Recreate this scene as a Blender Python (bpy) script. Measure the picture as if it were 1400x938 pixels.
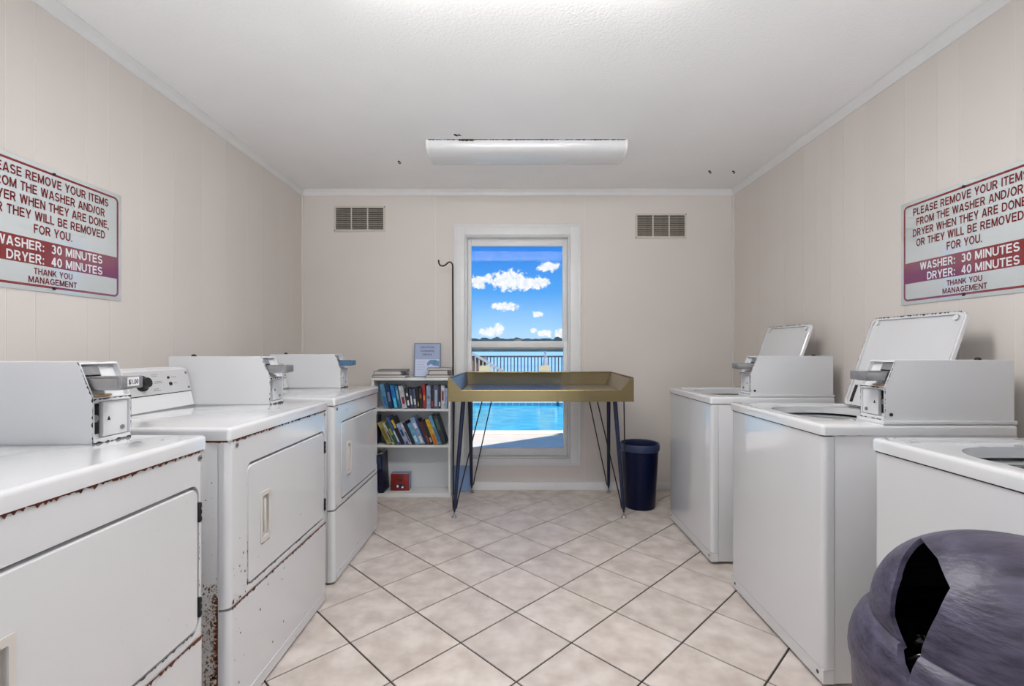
import bpy, bmesh, math, random
from mathutils import Vector, Matrix
random.seed(7)
PI = math.pi
scene = bpy.context.scene
for o in list(bpy.data.objects): bpy.data.objects.remove(o)
C = scene.collection

# ------------------------------------------------------------------ camera
FPX = 645.0
cam_d = bpy.data.cameras.new('camera'); cam = bpy.data.objects.new('camera', cam_d); C.objects.link(cam)
cam_d.sensor_width = 36.0; cam_d.lens = 36.0 * FPX / 1400.0
cam_d.shift_x = -3.5 / 1400; cam_d.shift_y = 8.0 / 1400
cam_d.clip_start = 0.03; cam_d.clip_end = 3000
cam.location = (0, 0, 1.15); cam.rotation_euler = (PI / 2, 0, 0)
scene.camera = cam

# ------------------------------------------------------------------ colour management
vs = scene.view_settings
vs.view_transform = 'Standard'; vs.look = 'None'; vs.gamma = 1.0; vs.exposure = 0.12
vs.use_curve_mapping = False
try: scene.cycles.use_denoising = True
except Exception: pass
scene.cycles.max_bounces = 10; scene.cycles.diffuse_bounces = 6; scene.cycles.transparent_max_bounces = 12
scene.cycles.sample_clamp_indirect = 6.0

def lin(c):
    c = c / 255.0
    return c / 12.92 if c <= 0.04045 else ((c + 0.055) / 1.055) ** 2.4
def srgb(r, g, b): return (lin(r), lin(g), lin(b), 1.0)

# ------------------------------------------------------------------ world: blue sky with cumulus
def build_world():
    w = bpy.data.worlds.new('sky'); scene.world = w; w.use_nodes = True
    nt = w.node_tree; nt.nodes.clear(); N = nt.nodes.new; L = nt.links.new
    out = N('ShaderNodeOutputWorld'); bg = N('ShaderNodeBackground'); L(bg.outputs[0], out.inputs[0])
    bg.inputs[1].default_value = 1.0
    tc = N('ShaderNodeTexCoord'); sep = N('ShaderNodeSeparateXYZ'); L(tc.outputs['Generated'], sep.inputs[0])
    def M(op, a, b=None, c=None):
        n = N('ShaderNodeMath'); n.operation = op
        for i, v in enumerate((a, b, c)):
            if v is None: continue
            if isinstance(v, (int, float)): n.inputs[i].default_value = v
            else: L(v, n.inputs[i])
        return n.outputs[0]
    az = M('ARCTAN2', sep.outputs[0], sep.outputs[1])
    azw = M('WRAP', az, 0.125, -0.125)
    el = M('ARCSINE', sep.outputs[2])
    ramp = N('ShaderNodeValToRGB'); L(el, ramp.inputs[0])
    cr = ramp.color_ramp
    cr.elements[0].position = 0.0; cr.elements[0].color = srgb(196, 226, 252)
    cr.elements[1].position = 0.9; cr.elements[1].color = srgb(118, 164, 222)
    e = cr.elements.new(0.05); e.color = srgb(158, 208, 252)
    e = cr.elements.new(0.12); e.color = srgb(88, 168, 246)
    e = cr.elements.new(0.22); e.color = srgb(46, 130, 232)
    comb = N('ShaderNodeCombineXYZ'); L(azw, comb.inputs[0]); L(el, comb.inputs[1])
    blobs = [(696, 384, 30, 17), (716, 388, 24, 11), (736, 387, 19, 10), (654, 386, 15, 11), (668, 382, 9, 8),
             (749, 365, 19, 8), (690, 419, 24, 7), (735, 430, 10, 5), (671, 454, 20, 8), (682, 449, 9, 8),
             (746, 456, 13, 6), (765, 456, 10, 7), (729, 452, 7, 4)]
    best = None
    for (px, py, hw, hh) in blobs:
        a = math.atan((px - 703.5) / FPX); ee = math.atan((477 - py) / FPX)
        s = N('ShaderNodeVectorMath'); s.operation = 'SUBTRACT'; L(comb.outputs[0], s.inputs[0]); s.inputs[1].default_value = (a, ee, 0)
        m = N('ShaderNodeVectorMath'); m.operation = 'MULTIPLY'; L(s.outputs[0], m.inputs[0]); m.inputs[1].default_value = (FPX / (hw * .92), FPX / (hh * .92), 0)
        ln = N('ShaderNodeVectorMath'); ln.operation = 'LENGTH'; L(m.outputs[0], ln.inputs[0])
        best = ln.outputs['Value'] if best is None else M('MINIMUM', best, ln.outputs['Value'])
    nz = N('ShaderNodeTexNoise'); L(comb.outputs[0], nz.inputs['Vector']); nz.inputs['Scale'].default_value = 105; nz.inputs['Detail'].default_value = 6
    nz.inputs['Roughness'].default_value = 0.6
    d = M('ADD', best, M('MULTIPLY', M('SUBTRACT', nz.outputs[0], 0.5), 1.7))
    mr = N('ShaderNodeMapRange'); mr.interpolation_type = 'SMOOTHSTEP'
    L(d, mr.inputs['Value']); mr.inputs['From Min'].default_value = 1.0; mr.inputs['From Max'].default_value = 0.62
    mr.inputs['To Min'].default_value = 0.0; mr.inputs['To Max'].default_value = 1.0
    cc = N('ShaderNodeValToRGB'); L(nz.outputs[0], cc.inputs[0])
    cc.color_ramp.elements[0].position = 0.35; cc.color_ramp.elements[0].color = (1, 1, 1, 1)
    cc.color_ramp.elements[1].position = 0.75; cc.color_ramp.elements[1].color = srgb(214, 224, 240)
    mix = N('ShaderNodeMix'); mix.data_type = 'RGBA'
    L(mr.outputs[0], mix.inputs['Factor']); L(ramp.outputs[0], mix.inputs['A']); L(cc.outputs[0], mix.inputs['B'])
    L(mix.outputs['Result'], bg.inputs[0])
build_world()

# sun: high behind the building, lights the pool deck
sun_d = bpy.data.lights.new('sun', 'SUN'); sun = bpy.data.objects.new('sun', sun_d); C.objects.link(sun)
sun_d.energy = 4.7; sun_d.angle = 0.009; sun_d.color = (1.0, 0.96, 0.9)
sun.rotation_euler = Vector((-0.28, 0.62, -1.0)).to_track_quat('-Z', 'Y').to_euler()

# fill lamps added behind the camera to brighten the room
def area(name, loc, target, sx, sy, power, col=(1, 1, 1), spread=180):
    d = bpy.data.lights.new(name, 'AREA'); d.shape = 'RECTANGLE'; d.size = sx; d.size_y = sy; d.energy = power; d.color = col; d.spread = math.radians(spread)
    o = bpy.data.objects.new(name, d); C.objects.link(o); o.location = loc
    o.rotation_euler = (Vector(target) - Vector(loc)).to_track_quat('-Z', 'Y').to_euler()
    return o
area('rear_fill', (0.0, -2.96, 1.08), (0.0, 3.8, 1.9), 1.75, 2.0, 17, (0.96, 0.985, 1.0), 160)  # added lamp filling the unseen doorway
# second added fill lamp, near the floor and aimed up to brighten the ceiling
area('ceiling_fill', (0.0, -1.3, 0.06), (0.0, 0.85, 2.45), 1.7, 1.6, 46, (0.96, 0.985, 1.0), 78)

# ------------------------------------------------------------------ materials
MATS = {}
def mat(name, col, rough=0.5, metal=0.0, noise=0.0, nscale=8.0, bump=0.0, bscale=60.0, spec=0.5, coat=0.0, col2=None, stretch=None, trans=0.0, emit=None, rand=0.0):
    if name in MATS: return MATS[name]
    m = bpy.data.materials.new(name); m.use_nodes = True; nt = m.node_tree; b = nt.nodes['Principled BSDF']
    N = nt.nodes.new; L = nt.links.new
    b.inputs['Base Color'].default_value = col; b.inputs['Roughness'].default_value = rough
    b.inputs['Metallic'].default_value = metal; b.inputs['Specular IOR Level'].default_value = spec
    b.inputs['Coat Weight'].default_value = coat; b.inputs['Coat Roughness'].default_value = 0.05
    if trans: b.inputs['Transmission Weight'].default_value = trans
    if emit: b.inputs['Emission Color'].default_value = emit[0]; b.inputs['Emission Strength'].default_value = emit[1]
    vec = None
    if noise or bump:
        tc = N('ShaderNodeTexCoord'); vec = tc.outputs['Object']
        if stretch:
            mp = N('ShaderNodeMapping'); mp.inputs['Scale'].default_value = stretch; L(vec, mp.inputs[0]); vec = mp.outputs[0]
    src = None
    if noise:
        nz = N('ShaderNodeTexNoise'); nz.inputs['Scale'].default_value = nscale; nz.inputs['Detail'].default_value = 5; L(vec, nz.inputs['Vector'])
        if rand:
            oi = N('ShaderNodeObjectInfo'); ad = N('ShaderNodeVectorMath'); ad.operation = 'SCALE'
            ad.inputs[0].default_value = (37, 91, 53); L(oi.outputs['Random'], ad.inputs['Scale'])
            a2 = N('ShaderNodeVectorMath'); a2.operation = 'ADD'; L(vec, a2.inputs[0]); L(ad.outputs[0], a2.inputs[1]); L(a2.outputs[0], nz.inputs['Vector'])
        rp = N('ShaderNodeValToRGB'); L(nz.outputs[0], rp.inputs[0])
        c2 = col2 or tuple(x * (1 - noise) for x in col[:3]) + (1,)
        rp.color_ramp.elements[0].position = 0.3; rp.color_ramp.elements[0].color = c2
        rp.color_ramp.elements[1].position = 0.68; rp.color_ramp.elements[1].color = col
        src = rp.outputs[0]
        if rand:
            hs = N('ShaderNodeHueSaturation'); mr = N('ShaderNodeMapRange'); mr.inputs['To Min'].default_value = 1 - rand; mr.inputs['To Max'].default_value = 1 + rand
            L(oi.outputs['Random'], mr.inputs['Value']); L(mr.outputs[0], hs.inputs['Value']); L(src, hs.inputs['Color']); src = hs.outputs[0]
        L(src, b.inputs['Base Color'])
    if bump:
        bn = N('ShaderNodeTexNoise'); bn.inputs['Scale'].default_value = bscale; bn.inputs['Detail'].default_value = 4; L(vec, bn.inputs['Vector'])
        bp = N('ShaderNodeBump'); bp.inputs['Strength'].default_value = bump; bp.inputs['Distance'].default_value = 0.01
        L(bn.outputs[0], bp.inputs['Height']); L(bp.outputs[0], b.inputs['Normal'])
    MATS[name] = m
    return m

WALL = mat('beige_wall_paint', srgb(219, 212, 206), 0.55, noise=0.04, nscale=1.6, bump=0.06, bscale=30, rand=0.012)
GROOVE = mat('beige_groove_highlight', srgb(232, 226, 219), 0.55, noise=0.04)  # lighter than the panels: groove highlight put into the colour
CEIL = mat('textured_ceiling_paint', srgb(240, 240, 241), 0.8, noise=0.03, nscale=3, bump=0.22, bscale=90)
TRIM = mat('white_trim_paint', srgb(226, 226, 226), 0.35, noise=0.04, nscale=12, bump=0.04, bscale=40)
TILE = mat('marbled_floor_tile', srgb(214, 204, 197), 0.42, noise=0.2, nscale=11, bump=0.03, bscale=20, col2=srgb(184, 172, 164), rand=0.03, spec=0.35)
GROUT = mat('dark_grout', srgb(58, 50, 46), 0.9, noise=0.2, nscale=30)
ENAMEL = mat('white_enamel', srgb(212, 213, 215), 0.14, noise=0.02, nscale=3, spec=0.5, coat=0.9)
ENAMEL2 = mat('white_enamel_satin', srgb(214, 215, 217), 0.3, noise=0.03, nscale=6)
RUST = mat('rust', srgb(122, 58, 28), 0.9, noise=0.6, nscale=70, col2=srgb(52, 22, 14), bump=0.3, bscale=200)
RUST_SHADE = mat('dark_rust_and_shade', srgb(58, 44, 38), 0.9, noise=0.5, nscale=120, col2=srgb(24, 18, 16))  # chipped rust; also colours the painted shade line below the washer tops
STAIN = mat('rust_stain', srgb(176, 150, 120), 0.9, noise=0.35, nscale=60, col2=srgb(134, 98, 66))
BLACK = mat('black_plastic', srgb(20, 20, 22), 0.4, noise=0.1)
DARK = mat('dark_void', srgb(14, 13, 13), 0.8, noise=0.1)
CHROME = mat('worn_chrome', srgb(172, 172, 174), 0.3, metal=0.9, noise=0.12, nscale=30)
GREYM = mat('grey_cast_metal', srgb(150, 150, 152), 0.4, metal=0.5, noise=0.2, nscale=50)
BLUEM = mat('blue_painted_slide', srgb(74, 112, 146), 0.4, noise=0.2, nscale=30)
PANELG = mat('brushed_grey_panel', srgb(190, 190, 191), 0.35, noise=0.06, nscale=40, stretch=(1, 1, 12))
PRINT = mat('grey_print', srgb(128, 128, 130), 0.6, noise=0.1)
TAN = mat('tan_wood', srgb(196, 160, 118), 0.6, noise=0.2, nscale=40)
HANDLE = mat('beige_handle_plastic', srgb(206, 201, 195), 0.4, noise=0.06)
TUB = mat('steel_tub', srgb(176, 178, 180), 0.35, metal=0.3, noise=0.1)
GOLD = mat('gold_olive_metal', srgb(134, 119, 84), 0.27, metal=0.8, noise=0.1, nscale=4)
NAVYLEG = mat('navy_leg_paint', srgb(22, 34, 66), 0.35, noise=0.2, nscale=20)
BLACKROD = mat('black_rod', srgb(16, 16, 18), 0.45, noise=0.1)
NAVYCAN = mat('navy_bin_plastic', srgb(6, 13, 46), 0.3, noise=0.15, nscale=10, spec=0.2)
NAVYRIM = mat('navy_bin_rim', srgb(40, 52, 86), 0.4, noise=0.1, nscale=10)
PURPLE = mat('weathered_purple_plastic', srgb(80, 75, 95), 0.42, noise=0.5, nscale=20, col2=srgb(42, 38, 54), bump=0.2, bscale=50, stretch=(.5, 1.4, 4.0), spec=0.4)
BAG = mat('black_bag_film', srgb(8, 8, 10), 0.18, noise=0.1, bump=0.9, bscale=22)
SHELFW = mat('white_laminate', srgb(224, 224, 222), 0.4, noise=0.03)
SHELFG = mat('grey_laminate', srgb(206, 209, 210), 0.45, noise=0.03)
PAPER = mat('book_paper', srgb(214, 206, 196), 0.8, noise=0.08, nscale=80, stretch=(1, 1, 8))
SIGNW = mat('sign_white', srgb(206, 212, 214), 0.12, noise=0.02, coat=1.0, spec=0.8)
SIGNR = mat('sign_red', srgb(128, 14, 22), 0.14, noise=0.05, coat=1.0, spec=0.8)
SIGNT = mat('sign_letter_red', srgb(112, 18, 24), 0.2, noise=0.05, coat=0.6)
SIGNL = mat('sign_letter_white', srgb(226, 226, 228), 0.2, noise=0.02, coat=0.6)
LENS = mat('acrylic_diffuser', srgb(218, 219, 221), 0.12, noise=0.02, spec=0.6)
VENTM = mat('vent_cream', srgb(206, 199, 188), 0.5, noise=0.1, nscale=40)
VENT_SLAT = mat('vent_slat_tone', srgb(156, 149, 139), 0.7, noise=0.2, nscale=60)  # slats darker than the vent frame

def glass_mat():
    m = bpy.data.materials.new('window_glass'); m.use_nodes = True; nt = m.node_tree; nt.nodes.clear()
    N = nt.nodes.new; L = nt.links.new
    o = N('ShaderNodeOutputMaterial'); t = N('ShaderNodeBsdfTransparent'); g = N('ShaderNodeBsdfGlossy'); f = N('ShaderNodeFresnel'); x = N('ShaderNodeMixShader')
    t.inputs[0].default_value = (0.97, 0.98, 0.98, 1); g.inputs['Roughness'].default_value = 0.02; f.inputs[0].default_value = 1.14
    L(f.outputs[0], x.inputs[0]); L(t.outputs[0], x.inputs[1]); L(g.outputs[0], x.inputs[2]); L(x.outputs[0], o.inputs[0])
    return m
GLASS = glass_mat()

# ------------------------------------------------------------------ mesh helpers
def merge(bm, tmp):
    me = bpy.data.meshes.new('tmp'); tmp.to_mesh(me); tmp.free(); bm.from_mesh(me); bpy.data.meshes.remove(me)
    return bm
def box(bm, x0, x1, y0, y1, z0, z1, bev=0.0, seg=2, sel=None):
    t = bmesh.new(); bmesh.ops.create_cube(t, size=1.0)
    for v in t.verts:
        v.co = Vector((x0 + (v.co.x + .5) * (x1 - x0), y0 + (v.co.y + .5) * (y1 - y0), z0 + (v.co.z + .5) * (z1 - z0)))
    if bev:
        es = [e for e in t.edges if sel is None or sel((e.verts[0].co + e.verts[1].co) / 2, e.verts[1].co - e.verts[0].co)]
        bmesh.ops.bevel(t, geom=es, offset=bev, segments=seg, affect='EDGES', profile=0.5)
    return merge(bm, t)
def B(*a, **k): return box(bmesh.new(), *a, **k)
def prism(bm, pts, plane, a0, a1):
    t = bmesh.new()
    def P(u, v, a): return {'xz': (u, a, v), 'yz': (a, u, v), 'xy': (u, v, a)}[plane]
    lo = [t.verts.new(P(u, v, a0)) for u, v in pts]; hi = [t.verts.new(P(u, v, a1)) for u, v in pts]
    n = len(pts)
    t.faces.new(lo); t.faces.new(list(reversed(hi)))
    for i in range(n): t.faces.new((lo[i], hi[i], hi[(i + 1) % n], lo[(i + 1) % n]))
    bmesh.ops.recalc_face_normals(t, faces=t.faces)
    return merge(bm, t)
def rrect(u0, u1, v0, v1, r, n=5):
    out = []
    for cx, cy, a in ((u1 - r, v1 - r, 0), (u0 + r, v1 - r, PI / 2), (u0 + r, v0 + r, PI), (u1 - r, v0 + r, 1.5 * PI)):
        for i in range(n + 1):
            q = a + (PI / 2) * i / n; out.append((cx + r * math.cos(q), cy + r * math.sin(q)))
    return out
def ring(bm, outer, inner, plane, a0, a1):
    t = bmesh.new()
    def P(u, v, a): return {'xz': (u, a, v), 'yz': (a, u, v), 'xy': (u, v, a)}[plane]
    n = len(outer); L4 = [[t.verts.new(P(u, v, a)) for u, v in pts] for pts, a in ((outer, a0), (inner, a0), (inner, a1), (outer, a1))]
    for i in range(n):
        j = (i + 1) % n
        for k in range(4):
            A, Bq = L4[k], L4[(k + 1) % 4]
            t.faces.new((A[i], A[j], Bq[j], Bq[i]))
    bmesh.ops.recalc_face_normals(t, faces=t.faces)
    return merge(bm, t)
def tube(bm, pts, r, n=8, r2=None):
    t = bmesh.new(); pts = [Vector(p) for p in pts]; rings = []
    prev = None
    for i, p in enumerate(pts):
        d = (pts[min(i + 1, len(pts) - 1)] - pts[max(i - 1, 0)]).normalized()
        if prev is None:
            up = Vector((0, 0, 1)) if abs(d.z) < 0.9 else Vector((1, 0, 0)); u = d.cross(up).normalized()
        else:
            u = (prev - d * prev.dot(d)).normalized()
        prev = u; v = d.cross(u)
        rr = r if r2 is None else r + (r2 - r) * i / (len(pts) - 1)
        rings.append([t.verts.new(p + (u * math.cos(2 * PI * k / n) + v * math.sin(2 * PI * k / n)) * rr) for k in range(n)])
    for a, b in zip(rings, rings[1:]):
        for k in range(n): t.faces.new((a[k], a[(k + 1) % n], b[(k + 1) % n], b[k]))
    t.faces.new(rings[0]); t.faces.new(list(reversed(rings[-1])))
    bmesh.ops.recalc_face_normals(t, faces=t.faces)
    return merge(bm, t)
def T(*a, **k): return tube(bmesh.new(), *a, **k)
def lathe(bm, prof, n=32, c=(0, 0, 0)):
    t = bmesh.new(); rows = []
    for r, z in prof:
        if r < 1e-6: rows.append([t.verts.new((c[0], c[1], c[2] + z))])
        else: rows.append([t.verts.new((c[0] + r * math.cos(2 * PI * k / n), c[1] + r * math.sin(2 * PI * k / n), c[2] + z)) for k in range(n)])
    for a, b in zip(rows, rows[1:]):
        for k in range(n):
            j = (k + 1) % n
            if len(a) == 1 and len(b) == 1: continue
            if len(a) == 1: t.faces.new((a[0], b[j], b[k]))
            elif len(b) == 1: t.faces.new((a[k], a[j], b[0]))
            else: t.faces.new((a[k], a[j], b[j], b[k]))
    bmesh.ops.remove_doubles(t, verts=t.verts, dist=1e-6)
    bmesh.ops.recalc_face_normals(t, faces=t.faces)
    return merge(bm, t)
def disc(bm, c, axis, r, h, n=16):
    c = Vector(c); a = Vector(axis).normalized()
    return tube(bm, [c, c + a * h], r, n)
def quad_solid(bm, p, th):
    t = bmesh.new(); p = [Vector(q) for q in p]; nrm = (p[1] - p[0]).cross(p[2] - p[0]).normalized() * th
    a = [t.verts.new(q) for q in p]; b = [t.verts.new(q - nrm) for q in p]; n = len(p)
    t.faces.new(a); t.faces.new(list(reversed(b)))
    for i in range(n): t.faces.new((a[i], b[i], b[(i + 1) % n], a[(i + 1) % n]))
    bmesh.ops.recalc_face_normals(t, faces=t.faces)
    return merge(bm, t)
def smooth(me, ang=35):
    for p in me.polygons: p.use_smooth = True
    me.set_sharp_from_angle(angle=math.radians(ang))
def obj(name, bm, m, parent=None, loc=None, rot=None, sm=True):
    me = bpy.data.meshes.new(name); bm.to_mesh(me); bm.free()
    if sm: smooth(me)
    me.materials.append(m)
    o = bpy.data.objects.new(name, me); C.objects.link(o)
    if parent: o.parent = parent
    if loc: o.location = loc
    if rot: o.rotation_euler = rot
    return o
def cut(o, *cutters):
    tmp = []
    for bm in cutters:
        me = bpy.data.meshes.new('c'); bm.to_mesh(me); bm.free(); c = bpy.data.objects.new('c', me); C.objects.link(c)
        md = o.modifiers.new('b', 'BOOLEAN'); md.operation = 'DIFFERENCE'; md.solver = 'EXACT'; md.object = c; tmp.append(c)
        c.matrix_world = o.matrix_world.copy(); c.parent = o.parent; c.location = o.location; c.rotation_euler = o.rotation_euler
    dg = bpy.context.evaluated_depsgraph_get(); dg.update()
    me = bpy.data.meshes.new_from_object(o.evaluated_get(dg)); o.modifiers.clear()
    old = o.data; o.data = me; me.name = o.name; bpy.data.meshes.remove(old)
    for c in tmp: bpy.data.objects.remove(c)
    smooth(me)
    return o
def tag(o, label, cat, group=None, kind=None):
    o['label'] = label; o['category'] = cat
    if group: o['group'] = group
    if kind: o['kind'] = kind
    return o
def thing(name, label, cat, loc=(0, 0, 0), rz=0, group=None):
    o = bpy.data.objects.new(name, None); C.objects.link(o); o.empty_display_size = 0.1
    o.location = loc; o.rotation_euler = (0, 0, rz)
    return tag(o, label, cat, group)
def struct(name, bm, m, label, cat='structure', sm=True):
    o = obj(name, bm, m, sm=sm); tag(o, label, cat, kind='structure'); return o
def frame(o_, x, y, z):
    m = Matrix((x, y, z)).transposed().to_4x4(); m.translation = Vector(o_); return m
def text(name, s, m, parent, mtx, w, h, bold=0.0, align='CENTER', depth=0.0004, space=1.0):
    """flat lettering; w x h metres (h is the cap height); mtx maps text x/y/normal into the parent's space"""
    cu = bpy.data.curves.new('t', 'FONT'); cu.body = s; cu.size = 1.0; cu.offset = 0.0; cu.resolution_u = 2; cu.space_character = space
    to = bpy.data.objects.new('t', cu); C.objects.link(to)
    dg = bpy.context.evaluated_depsgraph_get(); dg.update()
    me = bpy.data.meshes.new_from_object(to.evaluated_get(dg)); bpy.data.objects.remove(to)
    xs = [v.co.x for v in me.vertices]; ys = [v.co.y for v in me.vertices]
    x0, x1 = min(xs), max(xs); cap = 0.729
    for v in me.vertices:
        u = (v.co.x - x0) / (x1 - x0) * w; u -= {'CENTER': w / 2, 'LEFT': 0, 'RIGHT': w}[align]
        v.co = mtx @ Vector((u, v.co.y / cap * h, depth))
    if bold:
        bb_ = bmesh.new(); dx = mtx.to_3x3() @ Vector((1, 0, 0)); dz = mtx.to_3x3() @ Vector((0, 0, 1))
        for k in (-1, -.33, .33, 1):
            m2 = me.copy(); m2.transform(Matrix.Translation(dx * (k * bold * h) + dz * (.00002 * (k + 1)))); bb_.from_mesh(m2); bpy.data.meshes.remove(m2)
        bb_.to_mesh(me); bb_.free()
    me.materials.clear(); me.materials.append(m); me.name = name
    o = bpy.data.objects.new(name, me); C.objects.link(o); o.parent = parent
    return o
ST = .175
def _arc(cx, cy, rx, ry, a0, a1, n=12): return [(cx + rx * math.cos(math.radians(a0 + (a1 - a0) * i / n)), cy + ry * math.sin(math.radians(a0 + (a1 - a0) * i / n))) for i in range(n + 1)]
_h = ST / 2; _t = 1 - _h
_P = [(_h, _t), (.40, _t)] + _arc(.40, .695, .215, _t - .695, 90, -90, 10) + [(.40, 2 * .695 - _t), (_h, 2 * .695 - _t)]
GLY = {
 'A': (.80, [[(.085, 0), (.37, .98)], [(.715, 0), (.43, .98)], [(.2, .29), (.6, .29)]]),
 'B': (.74, [[(_h, 0), (_h, 1)], [(_h, _t), (.38, _t)] + _arc(.38, .715, .20, _t - .715, 90, -90, 8) + [(_h, 2 * .715 - _t)], [(_h, .5175), (.40, .5175)] + _arc(.40, .3025, .235, .215, 90, -90, 8) + [(_h, _h)]]),
 'D': (.78, [[(_h, 0), (_h, 1)], [(_h, _t), (.34, _t)] + _arc(.34, .5, .345, _t - .5, 90, -90, 14) + [(_h, _h)]]),
 'E': (.68, [[(_h, 0), (_h, 1)], [(_h, _t), (.65, _t)], [(_h, .52), (.61, .52)], [(_h, _h), (.66, _h)]]),
 'F': (.62, [[(_h, 0), (_h, 1)], [(_h, _t), (.61, _t)], [(_h, .50), (.55, .50)]]),
 'G': (.82, [_arc(.42, .5, .33, .425, 40, 325, 20) + [(.725, .22), (.725, .46), (.43, .46)]]),
 'H': (.76, [[(_h, 0), (_h, 1)], [(.67, 0), (.67, 1)], [(_h, .53), (.67, .53)]]),
 'I': (.20, [[(.10, 0), (.10, 1)]]),
 'K': (.78, [[(_h, 0), (_h, 1)], [(_h + .02, .34), (.64, .985)], [(.29, .60), (.68, .0)]]),
 'L': (.62, [[(_h, 1), (_h, _h), (.61, _h)]]),
 'M': (.90, [[(_h, 0), (_h, 1)], [(.81, 0), (.81, 1)], [(.12, .96), (.45, .06)], [(.78, .96), (.45, .06)]]),
 'N': (.76, [[(_h, 0), (_h, 1)], [(.67, 0), (.67, 1)], [(.10, .95), (.66, .05)]]),
 'O': (.84, [_arc(.42, .5, .335, .425, 0, 360, 28)]),
 'P': (.70, [[(_h, 0), (_h, 1)], _P]),
 'R': (.76, [[(_h, 0), (_h, 1)], _P, [(.40, .44), (.66, .0)]]),
 'S': (.72, [_arc(.36, .70, .255, .215, 25, 270, 14) + _arc(.36, .2875, .27, .2, 90, -160, 14)]),
 'T': (.66, [[(.33, 0), (.33, 1)], [(.0, _t), (.66, _t)]]),
 'U': (.76, [[(_h, 1), (_h, .36)] + _arc(.38, .36, .2925, .2725, 180, 360, 14) + [(.6725, .36), (.6725, 1)]]),
 'V': (.76, [[(.085, 1), (.36, .02)], [(.675, 1), (.40, .02)]]),
 'W': (1.08, [[(.08, 1), (.29, .02)], [(.52, 1), (.30, .02)], [(.56, 1), (.78, .02)], [(1.0, 1), (.79, .02)]]),
 'Y': (.76, [[(.08, 1), (.37, .40)], [(.68, 1), (.39, .40)], [(.38, 0), (.38, .46)]]),
 '0': (.62, [_arc(.31, .5, .225, .425, 0, 360, 24)]),
 '3': (.62, [_arc(.29, .71, .2, .205, 150, -80, 12), _arc(.29, .30, .225, .215, 80, -155, 14)]),
 '4': (.64, [[(.44, 0), (.44, 1)], [(.42, .95), (.09, .30)], [(.02, .285), (.62, .285)]]),
 '.': (.22, [[(.02, .085), (.19, .085)]]), ',': (.22, [[(.02, .085), (.19, .085)], [(.16, .08), (.08, -.17)]]),
 ':': (.24, [[(.03, .085), (.20, .085)], [(.03, .60), (.20, .60)]]), '/': (.34, [[(.05, 0), (.29, 1)]]), ' ': (.30, [])}
def stroke(bm, pts, w, f):
    n = len(pts); L_, R_ = [], []
    closed = n > 4 and (Vector(pts[0]) - Vector(pts[-1])).length < 1e-5
    for i in range(n):
        a = Vector(pts[i - 1]) if i else (Vector(pts[-2]) if closed else None); c = Vector(pts[i]); b = Vector(pts[i + 1]) if i < n - 1 else (Vector(pts[1]) if closed else None)
        d1 = (c - a).normalized() if a is not None and (c - a).length > 1e-7 else None; d2 = (b - c).normalized() if b is not None and (b - c).length > 1e-7 else None
        d1 = d1 or d2; d2 = d2 or d1
        n1 = Vector((-d1.y, d1.x)); n2 = Vector((-d2.y, d2.x)); m_ = (n1 + n2)
        if m_.length < 1e-4: m_ = n1
        m_ = m_.normalized(); k = w / 2 / max(.45, m_.dot(n1))
        L_.append(bm.verts.new(f(c + m_ * k))); R_.append(bm.verts.new(f(c - m_ * k)))
    for i in range(n - 1): bm.faces.new((L_[i], R_[i], R_[i + 1], L_[i + 1]))
def sign_text(name, s, m, parent, mtx, w, h, align='CENTER', gap=.10):
    adv = sum(GLY[c][0] + gap for c in s) - gap; kx = w / adv; x = 0; bm = bmesh.new()
    x0 = {'CENTER': -w / 2, 'LEFT': 0, 'RIGHT': -w}[align]; lay = 0
    for c in s:
        for pl_ in GLY[c][1]:
            lay += 1
            f = lambda p, xo=x, z=.00003 * (lay % 4): mtx @ Vector((x0 + (xo + p.x) * kx, p.y * h, z))
            stroke(bm, [q for i, q in enumerate(pl_) if i == 0 or (Vector(q) - Vector(pl_[i - 1])).length > 1e-6], ST, f)
        x += GLY[c][0] + gap
    return obj(name, bm, m, parent, sm=False)
def jag(bm, p0, p1, down, nrm, wmin, wmax, step=0.008, gap=0.25, off=0.0008, rng=random):
    """ragged strip of chipped rust along an edge"""
    p0, p1, down, nrm = Vector(p0), Vector(p1), Vector(down).normalized(), Vector(nrm).normalized()
    n = max(2, int((p1 - p0).length / step)); prev = None
    for i in range(n + 1):
        p = p0.lerp(p1, i / n) + nrm * off
        w = wmin + (wmax - wmin) * rng.random() ** 2.2
        if rng.random() < gap: w = wmin * 0.15
        cur = (bm.verts.new(p), bm.verts.new(p + down * w))
        if prev: bm.faces.new((prev[0], prev[1], cur[1], cur[0]))
        prev = cur
    return bm
def flecks(bm, org, u, v, nrm, count, fu, fv, smin, smax, rng=random, off=0.0007):
    org, u, v, nrm = Vector(org), Vector(u), Vector(v), Vector(nrm)
    for _ in range(count):
        c = org + u * fu() + v * fv() + nrm * off; s = smin + (smax - smin) * rng.random() ** 3
        k = rng.randint(4, 6); a0 = rng.random() * 6
        vs_ = [bm.verts.new(c + (u.normalized() * math.cos(a0 + 2 * PI * i / k) + v.normalized() * math.sin(a0 + 2 * PI * i / k) * 1.3) * s * (0.5 + rng.random())) for i in range(k)]
        bm.faces.new(vs_)
    return bm

# ------------------------------------------------------------------ room shell
XL, XR, YB, YF, ZC = -1.734, 1.788, 3.85, -3.0, 2.447
WX0, WX1, WZ0, WZ1 = -0.402, 0.449, 0.262, 2.075      # window opening

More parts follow.
